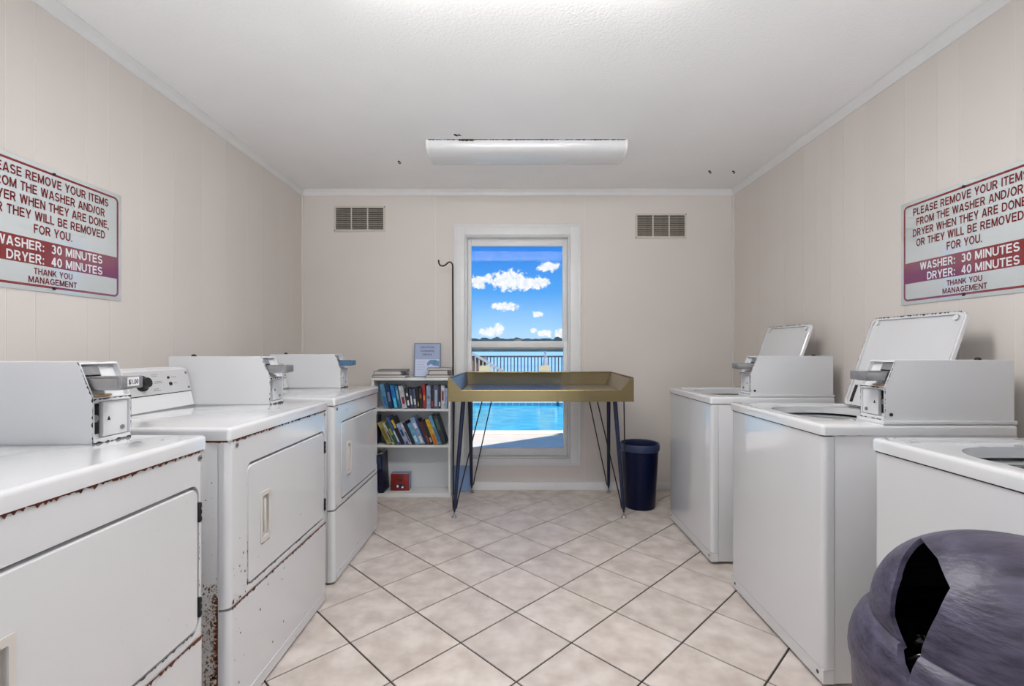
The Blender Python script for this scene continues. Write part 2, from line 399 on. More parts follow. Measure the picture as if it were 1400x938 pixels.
floor = struct('floor', B(XL - .1, XR + .1, YF - .1, YB + .1, -0.2, -0.004), GROUT, 'dark grout bed of the tiled laundry room floor', 'floor')
def clip(poly, x0, x1, y0, y1):
    for ax, lim, sg in ((0, x0, 1), (0, x1, -1), (1, y0, 1), (1, y1, -1)):
        out = []
        for i in range(len(poly)):
            a, b = poly[i], poly[(i + 1) % len(poly)]
            da, db = sg * (a[ax] - lim), sg * (b[ax] - lim)
            if da >= 0: out.append(a)
            if da * db < 0:
                t = da / (da - db); out.append((a[0] + (b[0] - a[0]) * t, a[1] + (b[1] - a[1]) * t))
        poly = out
        if len(poly) < 3: return []
    return poly
D = 0.4337; H2 = D / 2 - 0.0048
def tile_mesh(poly):
    bm = bmesh.new(); prism(bm, poly, 'xy', -0.008, 0.0)
    es = [e for e in bm.edges if all(abs(v.co.z) < 1e-6 for v in e.verts)]
    bmesh.ops.bevel(bm, geom=es, offset=0.0012, segments=1, affect='EDGES')
    return bm
full = None
for i in range(-12, 13):
    for j in range(-26, 20):
        if (i + j) % 2: continue
        cx, cy = 0.006 + i * D / 2, 1.631 + (j + 1) * D / 2 - D / 2
        cx2, cy2 = cx, cy + D / 2
        dia = [(cx2 + H2, cy2), (cx2, cy2 + H2), (cx2 - H2, cy2), (cx2, cy2 - H2)]
        pc = clip(dia, XL + .002, XR - .002, YF + .002, YB - .002)
        if len(pc) < 3: continue
        if pc == dia:
            if full is None:
                t_ = obj('tile', tile_mesh([(p[0] - cx2, p[1] - cy2) for p in dia]), TILE, floor); full = t_.data
            else:
                t_ = bpy.data.objects.new('tile', full); C.objects.link(t_); t_.parent = floor
            t_.location = (cx2, cy2, random.uniform(-.0004, .0004))
        else:
            ar = abs(sum(pc[k][0] * pc[(k + 1) % len(pc)][1] - pc[(k + 1) % len(pc)][0] * pc[k][1] for k in range(len(pc)))) / 2
            if ar < 0.0008: continue
            mx, my = sum(p[0] for p in pc) / len(pc), sum(p[1] for p in pc) / len(pc)
            t_ = obj('tile', tile_mesh([(p[0] - mx, p[1] - my) for p in pc]), TILE, floor, loc=(mx, my, 0))

struct('ceiling', B(XL - .1, XR + .1, YF - .1, YB + .12, ZC, ZC + .12), CEIL, 'white textured ceiling of the laundry room', 'ceiling')

wl = struct('wall_left', B(XL - .12, XL - .0013, YF - .12, YB + .12, -.15, ZC), GROOVE, 'beige grooved panel wall behind the dryers', 'wall')
wr = struct('wall_right', B(XR + .0013, XR + .12, YF - .12, YB + .12, -.15, ZC), GROOVE, 'beige grooved panel wall behind the washers', 'wall')
wb = struct('wall_back', B(XL, XR, YB + .0013, YB + .12, -.15, ZC), GROOVE, 'beige panel wall with the window', 'wall', sm=False)
hole = lambda: B(WX0, WX1, YB - .1, YB + .3, WZ0, WZ1)
cut(wb, hole())
wf = struct('wall_front', B(XL, XR, YF - .12, YF, -.15, ZC), WALL, 'beige wall with an open doorway opposite the window', 'wall', sm=False)
cut(wf, B(-.9, .9, YF - .3, YF + .2, 0, 2.1))
gR = [YF, -2.6, -2.2, -1.75, -1.3, -.95, -.62, -.25, .05, .35, .62, .9, 1.14, 1.34, 1.5, 1.686, 1.892, 1.994, 2.162, 2.406, 2.561, 2.664, 2.80, 2.918, 3.124, 3.452, YB]
gL = [YF, -2.6, -2.2, -1.75, -1.3, -.95, -.62, -.25, .05, .35, .62, .9, 1.14, 1.34, 1.608, 1.707, 1.912, 2.016, 2.194, 2.40, 2.62, 2.83, 3.06, 3.25, 3.47, 3.66, YB]
for gs, w_, x0, x1 in ((gL, wl, XL - .0012, XL), (gR, wr, XR, XR + .0012)):
    for a, b in zip(gs, gs[1:]):
        obj('panel', B(x0, x1, a + .0018, b - .0018, .0, ZC - .001), WALL, w_)
for a, b in ((XL + .001, -.645), (-.645, .576), (.576, XR - .001)):
    p_ = obj('panel', B(a + .0012, b - .0012, YB, YB + .0012, 0, ZC - .001), WALL, wb, sm=False)
    if a < 0 < b: cut(p_, hole())

# crown moulding and corner trims
def crown(name, label, pts_from, pts_to, inward):
    t = bmesh.new(); a, b, n = Vector(pts_from), Vector(pts_to), Vector(inward)
    prof = [(0, 0), (0, -.046), (.006, -.046), (.010, -.040), (.012, -.030), (.020, -.018), (.028, -.012), (.032, -.008), (.036, -.006), (.036, 0)]
    A = [t.verts.new(a + n * u + Vector((0, 0, ZC + v - .0005))) for u, v in prof]; Bq = [t.verts.new(b + n * u + Vector((0, 0, ZC + v - .0005))) for u, v in prof]
    m = len(prof)
    for i in range(m): t.faces.new((A[i], A[(i + 1) % m], Bq[(i + 1) % m], Bq[i]))
    t.faces.new(A); t.faces.new(list(reversed(Bq)))
    bmesh.ops.recalc_face_normals(t, faces=t.faces)
    return struct(name, t, TRIM, label, 'trim')
crown('trim_1', 'white crown moulding above the window wall', (XL, YB, 0), (XR, YB, 0), (0, -1, 0))
crown('trim_2', 'white crown moulding above the dryers', (XL, YF, 0), (XL, YB, 0), (1, 0, 0))
crown('trim_3', 'white crown moulding above the washers', (XR, YF, 0), (XR, YB, 0), (-1, 0, 0))
struct('trim_4', T([(XL + .004, YB - .004, .066), (XL + .004, YB - .004, ZC - .046)], .011, 10), WALL, 'beige corner bead between the dryer wall and window wall', 'trim')
struct('trim_5', T([(XR - .004, YB - .004, .066), (XR - .004, YB - .004, ZC - .046)], .011, 10), WALL, 'beige corner bead between the washer wall and window wall', 'trim')
def baseb(name, label, x0, x1, y0, y1): struct(name, B(x0, x1, y0, y1, 0, .066, .004, 2), TRIM, label, 'baseboard')
baseb('baseboard_back', 'white baseboard under the window', XL, XR, YB - .012, YB - .0005)
baseb('baseboard_left', 'white baseboard behind the dryers', XL + .0005, XL + .012, YF, YB - .012)
baseb('baseboard_right', 'white baseboard behind the washers', XR - .012, XR - .0005, YF, YB - .012)

# doorway behind the camera
d1 = struct('door_1', B(-.98, -.9, YF - .12, YF + .02, 0, 2.18, .004), TRIM, 'white casing of the open doorway opposite the window', 'door')
obj('jamb', B(.9, .98, YF - .12, YF + .02, 0, 2.18, .004), TRIM, d1)
obj('header', B(-.9, .9, YF - .12, YF + .02, 2.1, 2.18, .004), TRIM, d1)

# ------------------------------------------------------------------ window
win = thing('window_1', 'white double-hung window looking out on the pool', 'window', (0, YB, WZ0)); win['kind'] = 'structure'
def wpart(name, x0, x1, y0, y1, z0, z1, m=TRIM, bev=.003, parent=win, seg=2):
    return obj(name, B(x0, x1, y0 - YB, y1 - YB, z0 - WZ0, z1 - WZ0, bev, seg) if parent is win else B(x0, x1, y0 - YB, y1 - YB, z0 - WZ0, z1 - WZ0, bev, seg), m, parent)
cy0 = YB - .018
CX0, CX1, CZ0, CZ1 = -.487, .534, .205, 2.159
wpart('casing', CX0, WX0 - .002, cy0, YB - .0005, CZ0, CZ1)
wpart('casing', WX1 + .002, CX1, cy0, YB - .0005, CZ0, CZ1)
wpart('casing', WX0 - .002, WX1 + .002, cy0, YB - .0005, WZ1 + .002, CZ1)
wpart('casing', WX0 - .002, WX1 + .002, cy0, YB - .0005, CZ0, WZ0 - .002)
# outer bead of the casing
bd = bmesh.new()
for (a0, a1, c0, c1) in ((CX0 - .004, CX0 + .012, CZ0 - .004, CZ1 + .004), (CX1 - .012, CX1 + .004, CZ0 - .004, CZ1 + .004)):
    box(bd, a0, a1, cy0 - .006 - YB, -.0007, c0 - WZ0, c1 - WZ0, .003)
for c0, c1 in ((CZ0 - .004, CZ0 + .012), (CZ1 - .012, CZ1 + .004)):
    box(bd, CX0, CX1, cy0 - .005 - YB, -.0007, c0 - WZ0, c1 - WZ0, .003)
obj('casing_bead', bd, TRIM, win)
jt = .014
wpart('jamb', WX0, WX0 + jt, YB - .012, YB + .12, WZ0, WZ1)
wpart('jamb', WX1 - jt, WX1, YB - .012, YB + .12, WZ0, WZ1)
wpart('jamb', WX0 + jt, WX1 - jt, YB - .012, YB + .12, WZ1 - jt, WZ1)
wpart('sill', WX0 + jt, WX1 - jt, YB - .014, YB + .15, WZ0, WZ0 + .012)
def sash(name, y0, y1, ox0, ox1, oz0, oz1, gx0, gx1, gz0, gz1, railm=None):
    s = bpy.data.objects.new(name, None); C.objects.link(s); s.parent = win; s.empty_display_size = .1
    wpart('stile', ox0, gx0, y0, y1, oz0, oz1, parent=s); wpart('stile', gx1, ox1, y0, y1, oz0, oz1, parent=s)
    wpart('rail', gx0, gx1, y0, y1, gz1, oz1, parent=s); wpart('rail', gx0, gx1, y0, y1, oz0, gz0, parent=s)
    p = wpart('pane', gx0 - .004, gx1 + .004, (y0 + y1) / 2 - .002, (y0 + y1) / 2 + .002, gz0 - .004, gz1 + .004, GLASS, 0, parent=s)
    return s
sash('upper_sash', YB + .055, YB + .085, WX0 + jt, WX1 - jt, 1.148, WZ1 - jt, -.358, .397, 1.196, 2.002)
sash('lower_sash', YB + .018, YB + .05, WX0 + jt, WX1 - jt, WZ0 + .012, 1.214, -.354, .402, .338, 1.160)
obj('sash_lock', B(.0, .06, .022, .05, 1.214 - WZ0, 1.226 - WZ0, .003), GREYM, win)
# stop beads that give the stepped profile
for x0, x1 in ((WX0 + .001, WX0 + .008), (WX1 - .008, WX1 - .001)):
    wpart('stop_bead', x0, x1, YB - .024, YB - .004, WZ0, WZ1, bev=.002)
wpart('stop_bead', WX0 + .008, WX1 - .008, YB - .024, YB - .004, WZ1 - .010, WZ1 - .002, bev=.002)

# ------------------------------------------------------------------ unseen roof, its slope made up to throw diagonal shade on the deck
rf = bmesh.new()
prism(rf, [(-2.2, 2.72), (0.0, 2.72), (1.95, 4.5), (4.6, 2.72), (4.6, 2.6), (1.95, 4.36), (0.06, 2.6), (-2.2, 2.6)], 'xz', -3.4, YB + .2)
struct('roof', rf, mat('roof_shingle', srgb(110, 104, 100), .9, noise=.2, nscale=30), 'unseen grey pitched roof shaped to shade the pool deck', 'roof')
EXT = mat('outside_stucco', srgb(214, 206, 192), .8, noise=.06)
struct('wall_outside', B(XL - .2, XR + .2, YB + .125, YB + .15, -.15, 2.55), EXT, 'pale outside face of the window wall', 'wall', sm=False)
cut(bpy.data.objects['wall_outside'], B(WX0, WX1, YB, YB + .4, WZ0, WZ1))

# ------------------------------------------------------------------ outdoors
GZ = -0.10
DECK = mat('pool_deck_concrete', srgb(224, 208, 190), .85, noise=.1, nscale=5, bump=.1, bscale=40)
dk = struct('ground', B(-14, 14, YB + .15, 12.6, GZ - .4, GZ), DECK, 'pale concrete pool deck outside the window', 'ground', sm=False)
cut(dk, B(-5.0, 5.2, 7.1, 11.0, GZ - .6, GZ + .2))
POOLS = mat('pool_plaster', srgb(150, 214, 230), .6, noise=.06)
pl = thing('swimming_pool', 'bright turquoise swimming pool beyond the window', 'pool', (0, 9.05, GZ))
bp = bmesh.new()
for a in ((-5.05, -4.98, -1.97, 1.97), (5.18, 5.25, -1.97, 1.97), (-4.98, 5.18, -1.97, -1.94), (-4.98, 5.18, 1.92, 1.97)): box(bp, a[0], a[1], a[2], a[3], -.9, -.001)
box(bp, -4.98, 5.18, -1.94, 1.92, -.95, -.9)
obj('basin', bp, POOLS, pl)
def water_mat(name, c1, c2, scale, bump, rough):
    m = mat(name, c1, rough, noise=.2, nscale=scale, col2=c2, bump=bump, bscale=scale * 1.5, stretch=(1, 1.6, 1), spec=.5); return m
POOLW = water_mat('pool_water', srgb(70, 196, 216), srgb(26, 150, 190), 3.2, .6, .2)
obj('water', B(-4.98, 5.18, -1.94, 1.92, -.89, -.07), POOLW, pl)
co = bmesh.new()
for a in ((-5.3, 5.5, 1.93, 2.25), (-5.3, 5.5, -2.2, -1.95)): box(co, a[0], a[1], a[2], a[3], 0.0, .025, .008)
obj('coping', co, mat('coping_stone', srgb(236, 226, 210), .7, noise=.06), pl)
tl_ = bmesh.new(); 
for k in range(66): box(tl_, -4.9 + k * .152, -4.9 + k * .152 + .14, 1.905, 1.92, -.07, -.005)
obj('waterline_tiles', tl_, mat('waterline_tile', srgb(70, 130, 170), .3, noise=.3, nscale=9), pl)['kind'] = 'stuff'
SHORE = mat('inlet_water', srgb(158, 196, 224), .6, noise=.2, nscale=.05, col2=srgb(138, 180, 214), bump=.2, bscale=.8, spec=.2)
struct('ground_inlet', B(-900, 900, 12.7, 1500, -3.2, -3.0), SHORE, 'blue water of the wide inlet beyond the railing', 'water', sm=False)
# far shore
fs = bmesh.new(); rng = random.Random(3)
pts = []; x = -520
while x < 520:
    pts.append((x, 15.2 + 2.4 * rng.random() + (2.2 if rng.random() < .15 else 0))); x += rng.uniform(2, 7)
prism(fs, [(-520, -3)] + pts + [(520, -3)], 'xz', 700, 740)
tl = obj('tree_line', fs, mat('far_trees', srgb(62, 82, 88), .95, noise=.4, nscale=.08, col2=srgb(40, 58, 62)), sm=False)
tag(tl, 'dark distant tree line along the far shore', 'trees', kind='stuff')

# railing along the water
RAILM = mat('railing_paint', srgb(70, 76, 88), .5, noise=.1)
YR = 12.4
ra = thing('deck_railing', 'dark slim picket railing along the water beyond the pool', 'railing', (0, YR, GZ))
obj('top_rail', B(-6, 6, -.03, .03, 1.03, 1.07, .005), RAILM, ra)
obj('bottom_rail', B(-6, 6, -.02, .02, .10, .14, .004), RAILM, ra)
pk = None
for i in range(133):
    if pk is None: o = obj('picket', B(-.014, .014, -.012, .012, .14, 1.03), RAILM, ra, sm=False); pk = o.data
    else: o = bpy.data.objects.new('picket', pk); C.objects.link(o); o.parent = ra
    o.location = (-5.9 + i * .0893, 0, 0)
po = None
for i in range(6):
    if po is None: o = obj('post', B(-.04, .04, -.04, .04, 0, 1.1, .004), RAILM, ra); po = o.data
    else: o = bpy.data.objects.new('post', po); C.objects.link(o); o.parent = ra
    o.location = ((-5.7, -3.6, -1.6, 1.6, 3.6, 5.7)[i], .055, 0)

# sloping wooden stair rail at the left of the view
WOOD = mat('weathered_wood', srgb(150, 112, 82), .8, noise=.3, nscale=10, stretch=(6, 6, 1))
WOODG = mat('pale_grey_wood', srgb(176, 172, 170), .8, noise=.2, nscale=10)
st = thing('stair_railing', 'sloping pale wooden stair rail beside brown boards beyond the pool', 'railing', (-1.3, 12.08, GZ))
tube_s = bmesh.new(); prism(tube_s, [(-.35, 1.50), (-.35, 1.43), (1.35, .44), (1.35, .51)], 'xz', -.03, .03); obj('handrail', tube_s, WOODG, st)
for i in range(17):
    x = -.30 + i * .099; zt = 1.43 - (x + .35) * .582
    obj('baluster', B(x - .014, x + .014, -.02, .02, .0, zt, .003), WOODG, st)
for i in range(12):
    obj('board', B(-.45 + i * .085, -.45 + i * .085 + .081, .05, .08, 0, 1.05 - (i % 3) * .012, .003), WOOD, st)

def pool_chair(label, x, y, rz):
    CR = mat('cream_plastic', srgb(206, 186, 146), .5, noise=.04)
    t = thing('patio_chair', label, 'chair', (x, y, GZ), rz, 'cream patio chairs by the pool')
    bm = bmesh.new(); prism(bm, [(-.165, .36), (.165, .36), (.128, .80), (.105, .835), (-.105, .835), (-.128, .80)], 'xz', -.02, .02); obj('backrest', bm, CR, t)
    obj('seat', B(-.20, .20, .02, .40, .36, .40, .012), CR, t)
    for sx in (-1, 1):
        for yy in (.03, .34): obj('leg', B(sx * .17 - .02, sx * .17 + .02, yy, yy + .04, 0, .36, .004), CR, t)
pool_chair('cream plastic patio chair by the stair rail, left one through the window', (663 - 703.5) * 11.75 / FPX, 11.75, PI)
pool_chair('cream plastic patio chair by the folded umbrella, right one through the window', (745 - 703.5) * 11.75 / FPX, 11.75, PI)

um = thing('patio_umbrella', 'folded white patio umbrella standing beyond the pool', 'umbrella', ((745.5 - 703.5) * 12.0 / FPX, 12.0, GZ))
UW = mat('umbrella_canvas', srgb(176, 178, 184), .7, noise=.25, nscale=12)
obj('pole', T([(0, 0, 0), (0, 0, 1.02)], .022, 8), UW, um)
cb = bmesh.new(); lathe(cb, [(0, 1.12), (.045, 1.10), (.05, 1.06), (.03, 1.03), (.05, .95), (.07, .85), (.10, .7), (.12, .55), (.10, .53), (.0, .52)], 10); obj('canopy', cb, UW, um)
fb = bmesh.new(); lathe(fb, [(0, 1.19), (.03, 1.175), (.036, 1.15), (.02, 1.125), (0, 1.12)], 10); obj('finial', fb, UW, um)
bb = bmesh.new(); lathe(bb, [(0, .06), (.15, .06), (.17, .03), (.17, 0), (0, 0)], 16); obj('base', bb, RAILM, um)

# pool float rail: white ladder rail with blue grip reaching into the water
ld = thing('pool_ladder', 'white and blue pool ladder rail dipping into the water', 'ladder', (1.15, 10.95, GZ))
lx = 0.0
for dx in (0, .42):
    pth = [(dx - .16, .35, 0), (dx - .16, .3, .45), (dx - .12, .1, .62), (dx - .05, -.15, .5), (dx + .02, -.5, .1), (dx + .05, -.75, -.3), (dx + .05, -.8, -.6)]
    obj('rail', T(pth, .03, 8), mat('ladder_white', srgb(232, 236, 240), .3, noise=.05), ld)
for k, zz in enumerate((-.05, -.3)):
    obj('step', B(-.0, .44, -.72 - k * .06, -.6 - k * .06, zz, zz + .03, .006), mat('ladder_blue', srgb(40, 92, 176), .4, noise=.1), ld)

# ------------------------------------------------------------------ coin box shared by dryers and washers (front faces +x)
def coin_box(parent, y0, y1, xf, xb, z0, near, price=None, slide=CHROME, seed=1, chips=1.0, screw=False):
    rg = random.Random(seed)
    W = y1 - y0; z1 = z0 + .205; zk = z0 + .113
    def Y(t): return y0 + t if near < 0 else y1 - t
    def yb(a, b): return (min(Y(a), Y(b)), max(Y(a), Y(b)))
    pr = bmesh.new(); prism(pr, [(xb, z0), (xf, z0), (xf, zk), (xf - .037, z1), (xb, z1)], 'xz', y0, y1)
    bmesh.ops.bevel(pr, geom=[e for e in pr.edges], offset=.0015, segments=2, affect='EDGES')
    case = obj('coin_box', pr, ENAMEL2, parent)
    c1 = B(xf - .018, xf + .05, y0 + .0035, y1 - .0035, z0 + .012, zk - .008)
    c2 = bmesh.new(); prism(c2, [(xf + .05, zk + .003), (xf - .014, zk + .003), (xf - .050, z1 - .006), (xf + .05, z1 - .006)], 'xz', y0 + .0035, y1 - .0035)
    cut(case, c1, c2)
    case['label'] = 'white metal coin meter case with chipped edges'
    a, b = yb(.036, W - .0045); obj('cash_door', B(xf - .0175, xf - .006, a, b, z0 + .014, zk - .010, .001), ENAMEL2, case)
    a, b = yb(.0045, .033); obj('cash_slot', B(xf - .0178, xf - .015, a, b, z0 + .022, zk - .014), DARK, case)
    obj('lock', disc(bmesh.new(), (xf - .0155, Y(.018), z0 + .062), (1, 0, 0), .0095, .006), CHROME, case)
    lk = obj('door_lock', disc(bmesh.new(), (xf - .0065, Y(W - .022), z0 + .030), (1, 0, 0), .006, .003), CHROME, case)
    tr = bmesh.new(); yy, zz = Y(.052), z0 + .054
    prism(tr, [(yy - .005, zz), (yy + .005, zz), (yy, zz + .011)], 'yz', xf - .006, xf - .0052); obj('arrow_mark', tr, BLACK, case)
    # sloping chute plate with comb
    a, b = yb(.005, .058); sl = .037 / .092
    cp = bmesh.new(); zA, zB = z1 - .05, z1 - .010
    def sx(z, off): return xf - (z - zk) * sl - .0135 + off
    prism(cp, [(sx(zA, 0), zA), (sx(zA, .006), zA), (sx(zB, .006), zB), (sx(zB, 0), zB)], 'xz', a, b); obj('coin_chute', cp, GREYM, case)
    cb_ = bmesh.new()
    for k in range(6):
        yk = Y(.010 + k * .0075); box(cb_, sx(zA + .012, .0065), sx(zA + .012, .010), yk - .0022, yk + .0022, zA, zA + .017)
    obj('coin_comb', cb_, BLACK, case)
    a, b = yb(.008, .056); obj('coin_slide', B(xf - .047, xf + .055, a, b, z0 + .134, z0 + .165, .002), slide, case)
    a, b = yb(.006, .058); obj('slide_rim', B(xf - .046, xf + .056, a, b, z0 + .1652, z0 + .168, .0008), GREYM if slide is CHROME else slide, case)
    a, b = yb(.002, .072); hd = obj('slide_handle', B(xf + .0555, xf + .068, a, b, z0 + .137, z0 + .168, .004), GREYM if slide is CHROME else slide, case)
    a, b = yb(.010, .060); obj('coin_tray', B(xf - .030, xf - .004, a, b, zk + .004, zk + .009), TAN, case)
    if price:
        a, b = yb(.020, .056); obj('price_plate', B(xf + .0682, xf + .0692, a, b, z0 + .143, z0 + .166), SIGNL, case)
        text('price', price, BLACK, case, frame((xf + .0694, (a + b) / 2, z0 + .148), (0, 1, 0), (0, 0, 1), (1, 0, 0)), .030, .013, .02)
    dm = bmesh.new(); lathe(dm, [(0, .010), (.007, .008), (.010, .003), (.010, 0), (0, 0)], 12, (xb + .07, (y0 + y1) / 2, z1)); obj('top_lock', dm, RUST_SHADE, case)
    if screw: obj('screw', disc(bmesh.new(), (xf - .022, Y(0), z0 + .02), (0, near, 0), .006, .002, 12), BLACK, case)
    # chips along the front edges
    ch = bmesh.new(); yn = Y(0); nn = (0, near, 0)
    for (p, q) in (((xf, yn, z0), (xf, yn, zk)), ((xf, yn, zk), (xf - .037, yn, z1))):
        jag(ch, p, q, (-1, 0, 0), nn, .0008, .0045 * chips, .005, .35, rng=rg)
    jag(ch, (xf, y0, z0), (xf, y1, z0), (0, 0, 1), (1, 0, 0), .002, .006 * chips, .006, .2, rng=rg)
    jag(ch, (xf, y0, zk), (xf, y1, zk), (0, 0, -1), (1, 0, 0), .002, .007 * chips, .006, .2, rng=rg)
    jag(ch, (xf - .037, y0, z1), (xf - .037, y1, z1), (-1, 0, 0), (0, 0, 1), .001, .006 * chips, .006, .3, rng=rg)
    yo = Y(W)
    jag(ch, (xf, yo, z0 + .01), (xf, yo, zk), (0, near, 0), (1, 0, 0), .001, .003 * chips, .006, .4, rng=rg)
    obj('chipped_edges', ch, RUST_SHADE, case, sm=False)
    return case

# ------------------------------------------------------------------ dryers (front faces +x)
WD = 0.737
def dryer(label, X, Y0, seed, rust, price=None, slide=CHROME, rz=0.0, streak=False):
    rg = random.Random(seed)
    t = thing('clothes_dryer', label, 'dryer', (X, Y0, 0), rz, 'coin dryers along the left wall')
    ZT = .912; ZL = .874; ZS = .36
    vert = lambda c, d: abs(d.z) > .05
    vfront = lambda c, d: abs(d.z) > .05 and c.x > -.01
    obj('cabinet', B(-.69, -.034, .002, WD - .002, .012, ZL, .003), ENAMEL, t)
    fp = obj('front_panel', B(-.032, 0, 0, WD, ZS + .004, ZL - .002, .020, 5, vfront), ENAMEL, t)
    cb = bmesh.new(); prism(cb, rrect(.094, .712, .385, .782, .028), 'yz', -.022, .05)
    cut(fp, cb)
    lp = obj('lower_panel', B(-.032, .001, 0, WD, .012, ZS - .004, .020, 5, vfront), ENAMEL, t)
    kr = obj('kick_strip', B(-.02, .0035, .03, WD - .03, .05, .053, .001), ENAMEL, t)
    dr = bmesh.new(); prism(dr, rrect(.0985, .7085, .390, .773, .024), 'yz', -.020, .001)
    bmesh.ops.bevel(dr, geom=[e for e in dr.edges if all(v.co.x > 0 for v in e.verts)], offset=.004, segments=3, affect='EDGES')
    dr = obj('door', dr, ENAMEL, t)
    cut(dr, B(-.012, .01, .184, .228, .505, .650))
    hp = bmesh.new(); ring(hp, rrect(.174, .238, .490, .664, .004, 3), rrect(.186, .226, .507, .648, .003, 3), 'yz', -.0, .0035); h_ = obj('handle', hp, HANDLE, dr)
    obj('handle_pocket', B(-.0115, -.009, .184, .228, .505, .650), HANDLE, dr)
    obj('handle_grip', B(-.009, .003, .200, .213, .52, .636, .004, 3), HANDLE, dr)
    for z0, z1 in ((.678, .732), (.420, .474)):
        hb = bmesh.new(); box(hb, -.004, .006, .708, .7155, z0, z1, .0015)
        for k in range(3): box(hb, .0055, .0075, .7085, .715, z0 + .004 + k * .018, z0 + .016 + k * .018, .001)
        obj('hinge', hb, BLACK, t)
    tp = obj('top', B(-.69, .006, -.003, WD + .003, ZL, ZT, .012, 4, lambda c, d: c.z > ZL + .01), ENAMEL, t)
    for yy in (.04, WD - .022): 
        o = obj('screw', disc(bmesh.new(), (-.0005, yy, ZL - .022), (1, 0, 0), .0075, .003, 12), GREYM, t)
        obj('screw_slot', B(.0024, .0028, yy - .005, yy + .005, ZL - .0235, ZL - .0205), BLACK, o)
    for xx in (-.08, -.62):
        for yy in (.06, WD - .06):
            fb_ = bmesh.new(); lathe(fb_, [(0, 0), (.022, 0), (.022, .006), (.01, .012), (0, .0125)], 14, (xx, yy, 0)); obj('foot', fb_, BLACK, t)
    # console
    cn = bmesh.new(); prism(cn, [(-.665, ZT), (-.505, ZT), (-.540, 1.066), (-.560, 1.073), (-.665, 1.073)], 'xz', .012, .592)
    bmesh.ops.bevel(cn, geom=[e for e in cn.edges if abs(e.verts[0].co.y - e.verts[1].co.y) < .1], offset=.002, segments=1, affect='EDGES')
    cn = obj('console', cn, ENAMEL2, t)
    def sx(z, off): return -.505 - (z - ZT) * .035 / .154 + off
    pp = bmesh.new(); prism(pp, [(sx(.975, .001), .975), (sx(.975, .004), .975), (sx(1.064, .004), 1.064), (sx(1.064, .001), 1.064)], 'xz', .014, .590); pp = obj('control_panel', pp, PANELG, cn)
    sm_ = bmesh.new(); box(sm_, sx(.973, -.002), sx(.973, .0012), .013, .591, .9715, .9745); obj('panel_seam', sm_, BLACK, cn)
    sm_ = bmesh.new(); box(sm_, -.506, -.5035, .013, .591, ZT, ZT + .003); obj('base_seam', sm_, GREYM, cn)
    nx = Vector((.154, 0, .035)).normalized()
    def on(y, z, off=.004): return Vector((sx(z, off), y, z))
    kb = bmesh.new(); c0 = on(.332, 1.02); tube(kb, [c0, c0 + nx * .006], .030, 20); tube(kb, [c0 + nx * .006, c0 + nx * .028], .023, 20, .018)
    obj('knob', kb, BLACK, cn)
    for y, z, r, m in ((.470, 1.035, .005, BLACK), (.476, 1.010, .007, BLACK), (.575, 1.05, .005, GREYM), (.575, .990, .005, GREYM), (.03, 1.05, .005, GREYM), (.03, .99, .005, GREYM)):
        obj('button' if m is BLACK else 'panel_screw', disc(bmesh.new(), on(y, z), nx, r, .004, 12), m, cn)
    pb = bmesh.new()
    for y, z, w in ((.385, 1.048, .034), (.385, 1.042, .03), (.392, 1.022, .04), (.392, 1.016, .044), (.385, .994, .026), (.380, .988, .04), (.487, 1.035, .03), (.495, 1.011, .02), (.24, 1.04, .04), (.23, 1.02, .04), (.24, .995, .03)):
        p0 = on(y, z, .0043); q = on(y + w, z, .0043); p1 = on(y + w, z + .0022, .0043); p2 = on(y, z + .0022, .0043)
        pb.faces.new([pb.verts.new(v) for v in (p0, q, p1, p2)])
    o = obj('printed_legend', pb, PRINT, cn, sm=False); o['kind'] = 'stuff'
    coin_box(t, .597, .712, -.185, -.62, ZT, -1, price, slide, seed + 10)
    # rust
    if rust:
        rb = bmesh.new()
        jag(rb, (.0012, .02, ZL - .001), (.0012, WD - .01, ZL - .001), (0, 0, -1), (1, 0, 0), .0028, .011 * rust, .005, .10, rng=rg)
        jag(rb, (-.003, 0, ZL - .001), (-.66, 0, ZL - .001), (0, 0, -1), (0, -1, 0), .004, .010 * rust, .006, .05, rng=rg)
        o = obj('rust_line', rb, RUST, t, sm=False)
        rb = bmesh.new()
        jag(rb, (.0012, .01, ZS + .006), (.0012, WD - .01, ZS + .006), (0, 0, -1), (1, 0, 0), .002, .013 * rust, .006, .05, rng=rg, off=.0014)
        obj('rust_line', rb, RUST, t, sm=False)
        rb = bmesh.new()
        jag(rb, (.001, .12, .3895), (.001, .70, .3895), (0, 0, -1), (1, 0, 0), .0012, .006 * rust, .006, .3, rng=rg)
        jag(rb, (.001, .710, .41), (.001, .710, .67), (0, 1, 0), (1, 0, 0), .0005, .003 * rust, .006, .6, rng=rg)
        jag(rb, (.001, .0985, .39), (.001, .0985, .53), (0, -1, 0), (1, 0, 0), .001, .006 * rust, .006, .2, rng=rg)
        flecks(rb, (.001, .12, .40), (0, 1, 0), (0, 0, 1), (1, 0, 0), int(14 * rust), lambda: rg.random() * .57, lambda: rg.random() ** 1.5 * .36, .0005, .0022, rg)
        flecks(rb, (.001, .02, .37), (0, 1, 0), (0, 0, 1), (1, 0, 0), int(30 * rust), lambda: rg.random() ** 2 * .08, lambda: rg.random() ** 2 * .2, .0008, .004, rg)
        flecks(rb, (.0025, .02, .02), (0, 1, 0), (0, 0, 1), (1, 0, 0), int(40 * rust), lambda: rg.random() ** 2.5 * .7, lambda: rg.random() ** 1.2 * .33, .0008, .004, rg)
        obj('rust_chips', rb, RUST_SHADE, t, sm=False)['kind'] = 'stuff'
        pt = bmesh.new(); 
        jag(pt, (.0014, .176, .4895), (.0014, .238, .4895), (0, 0, -1), (1, 0, 0), .001, .005, .005, .2, rng=rg, off=.0012)
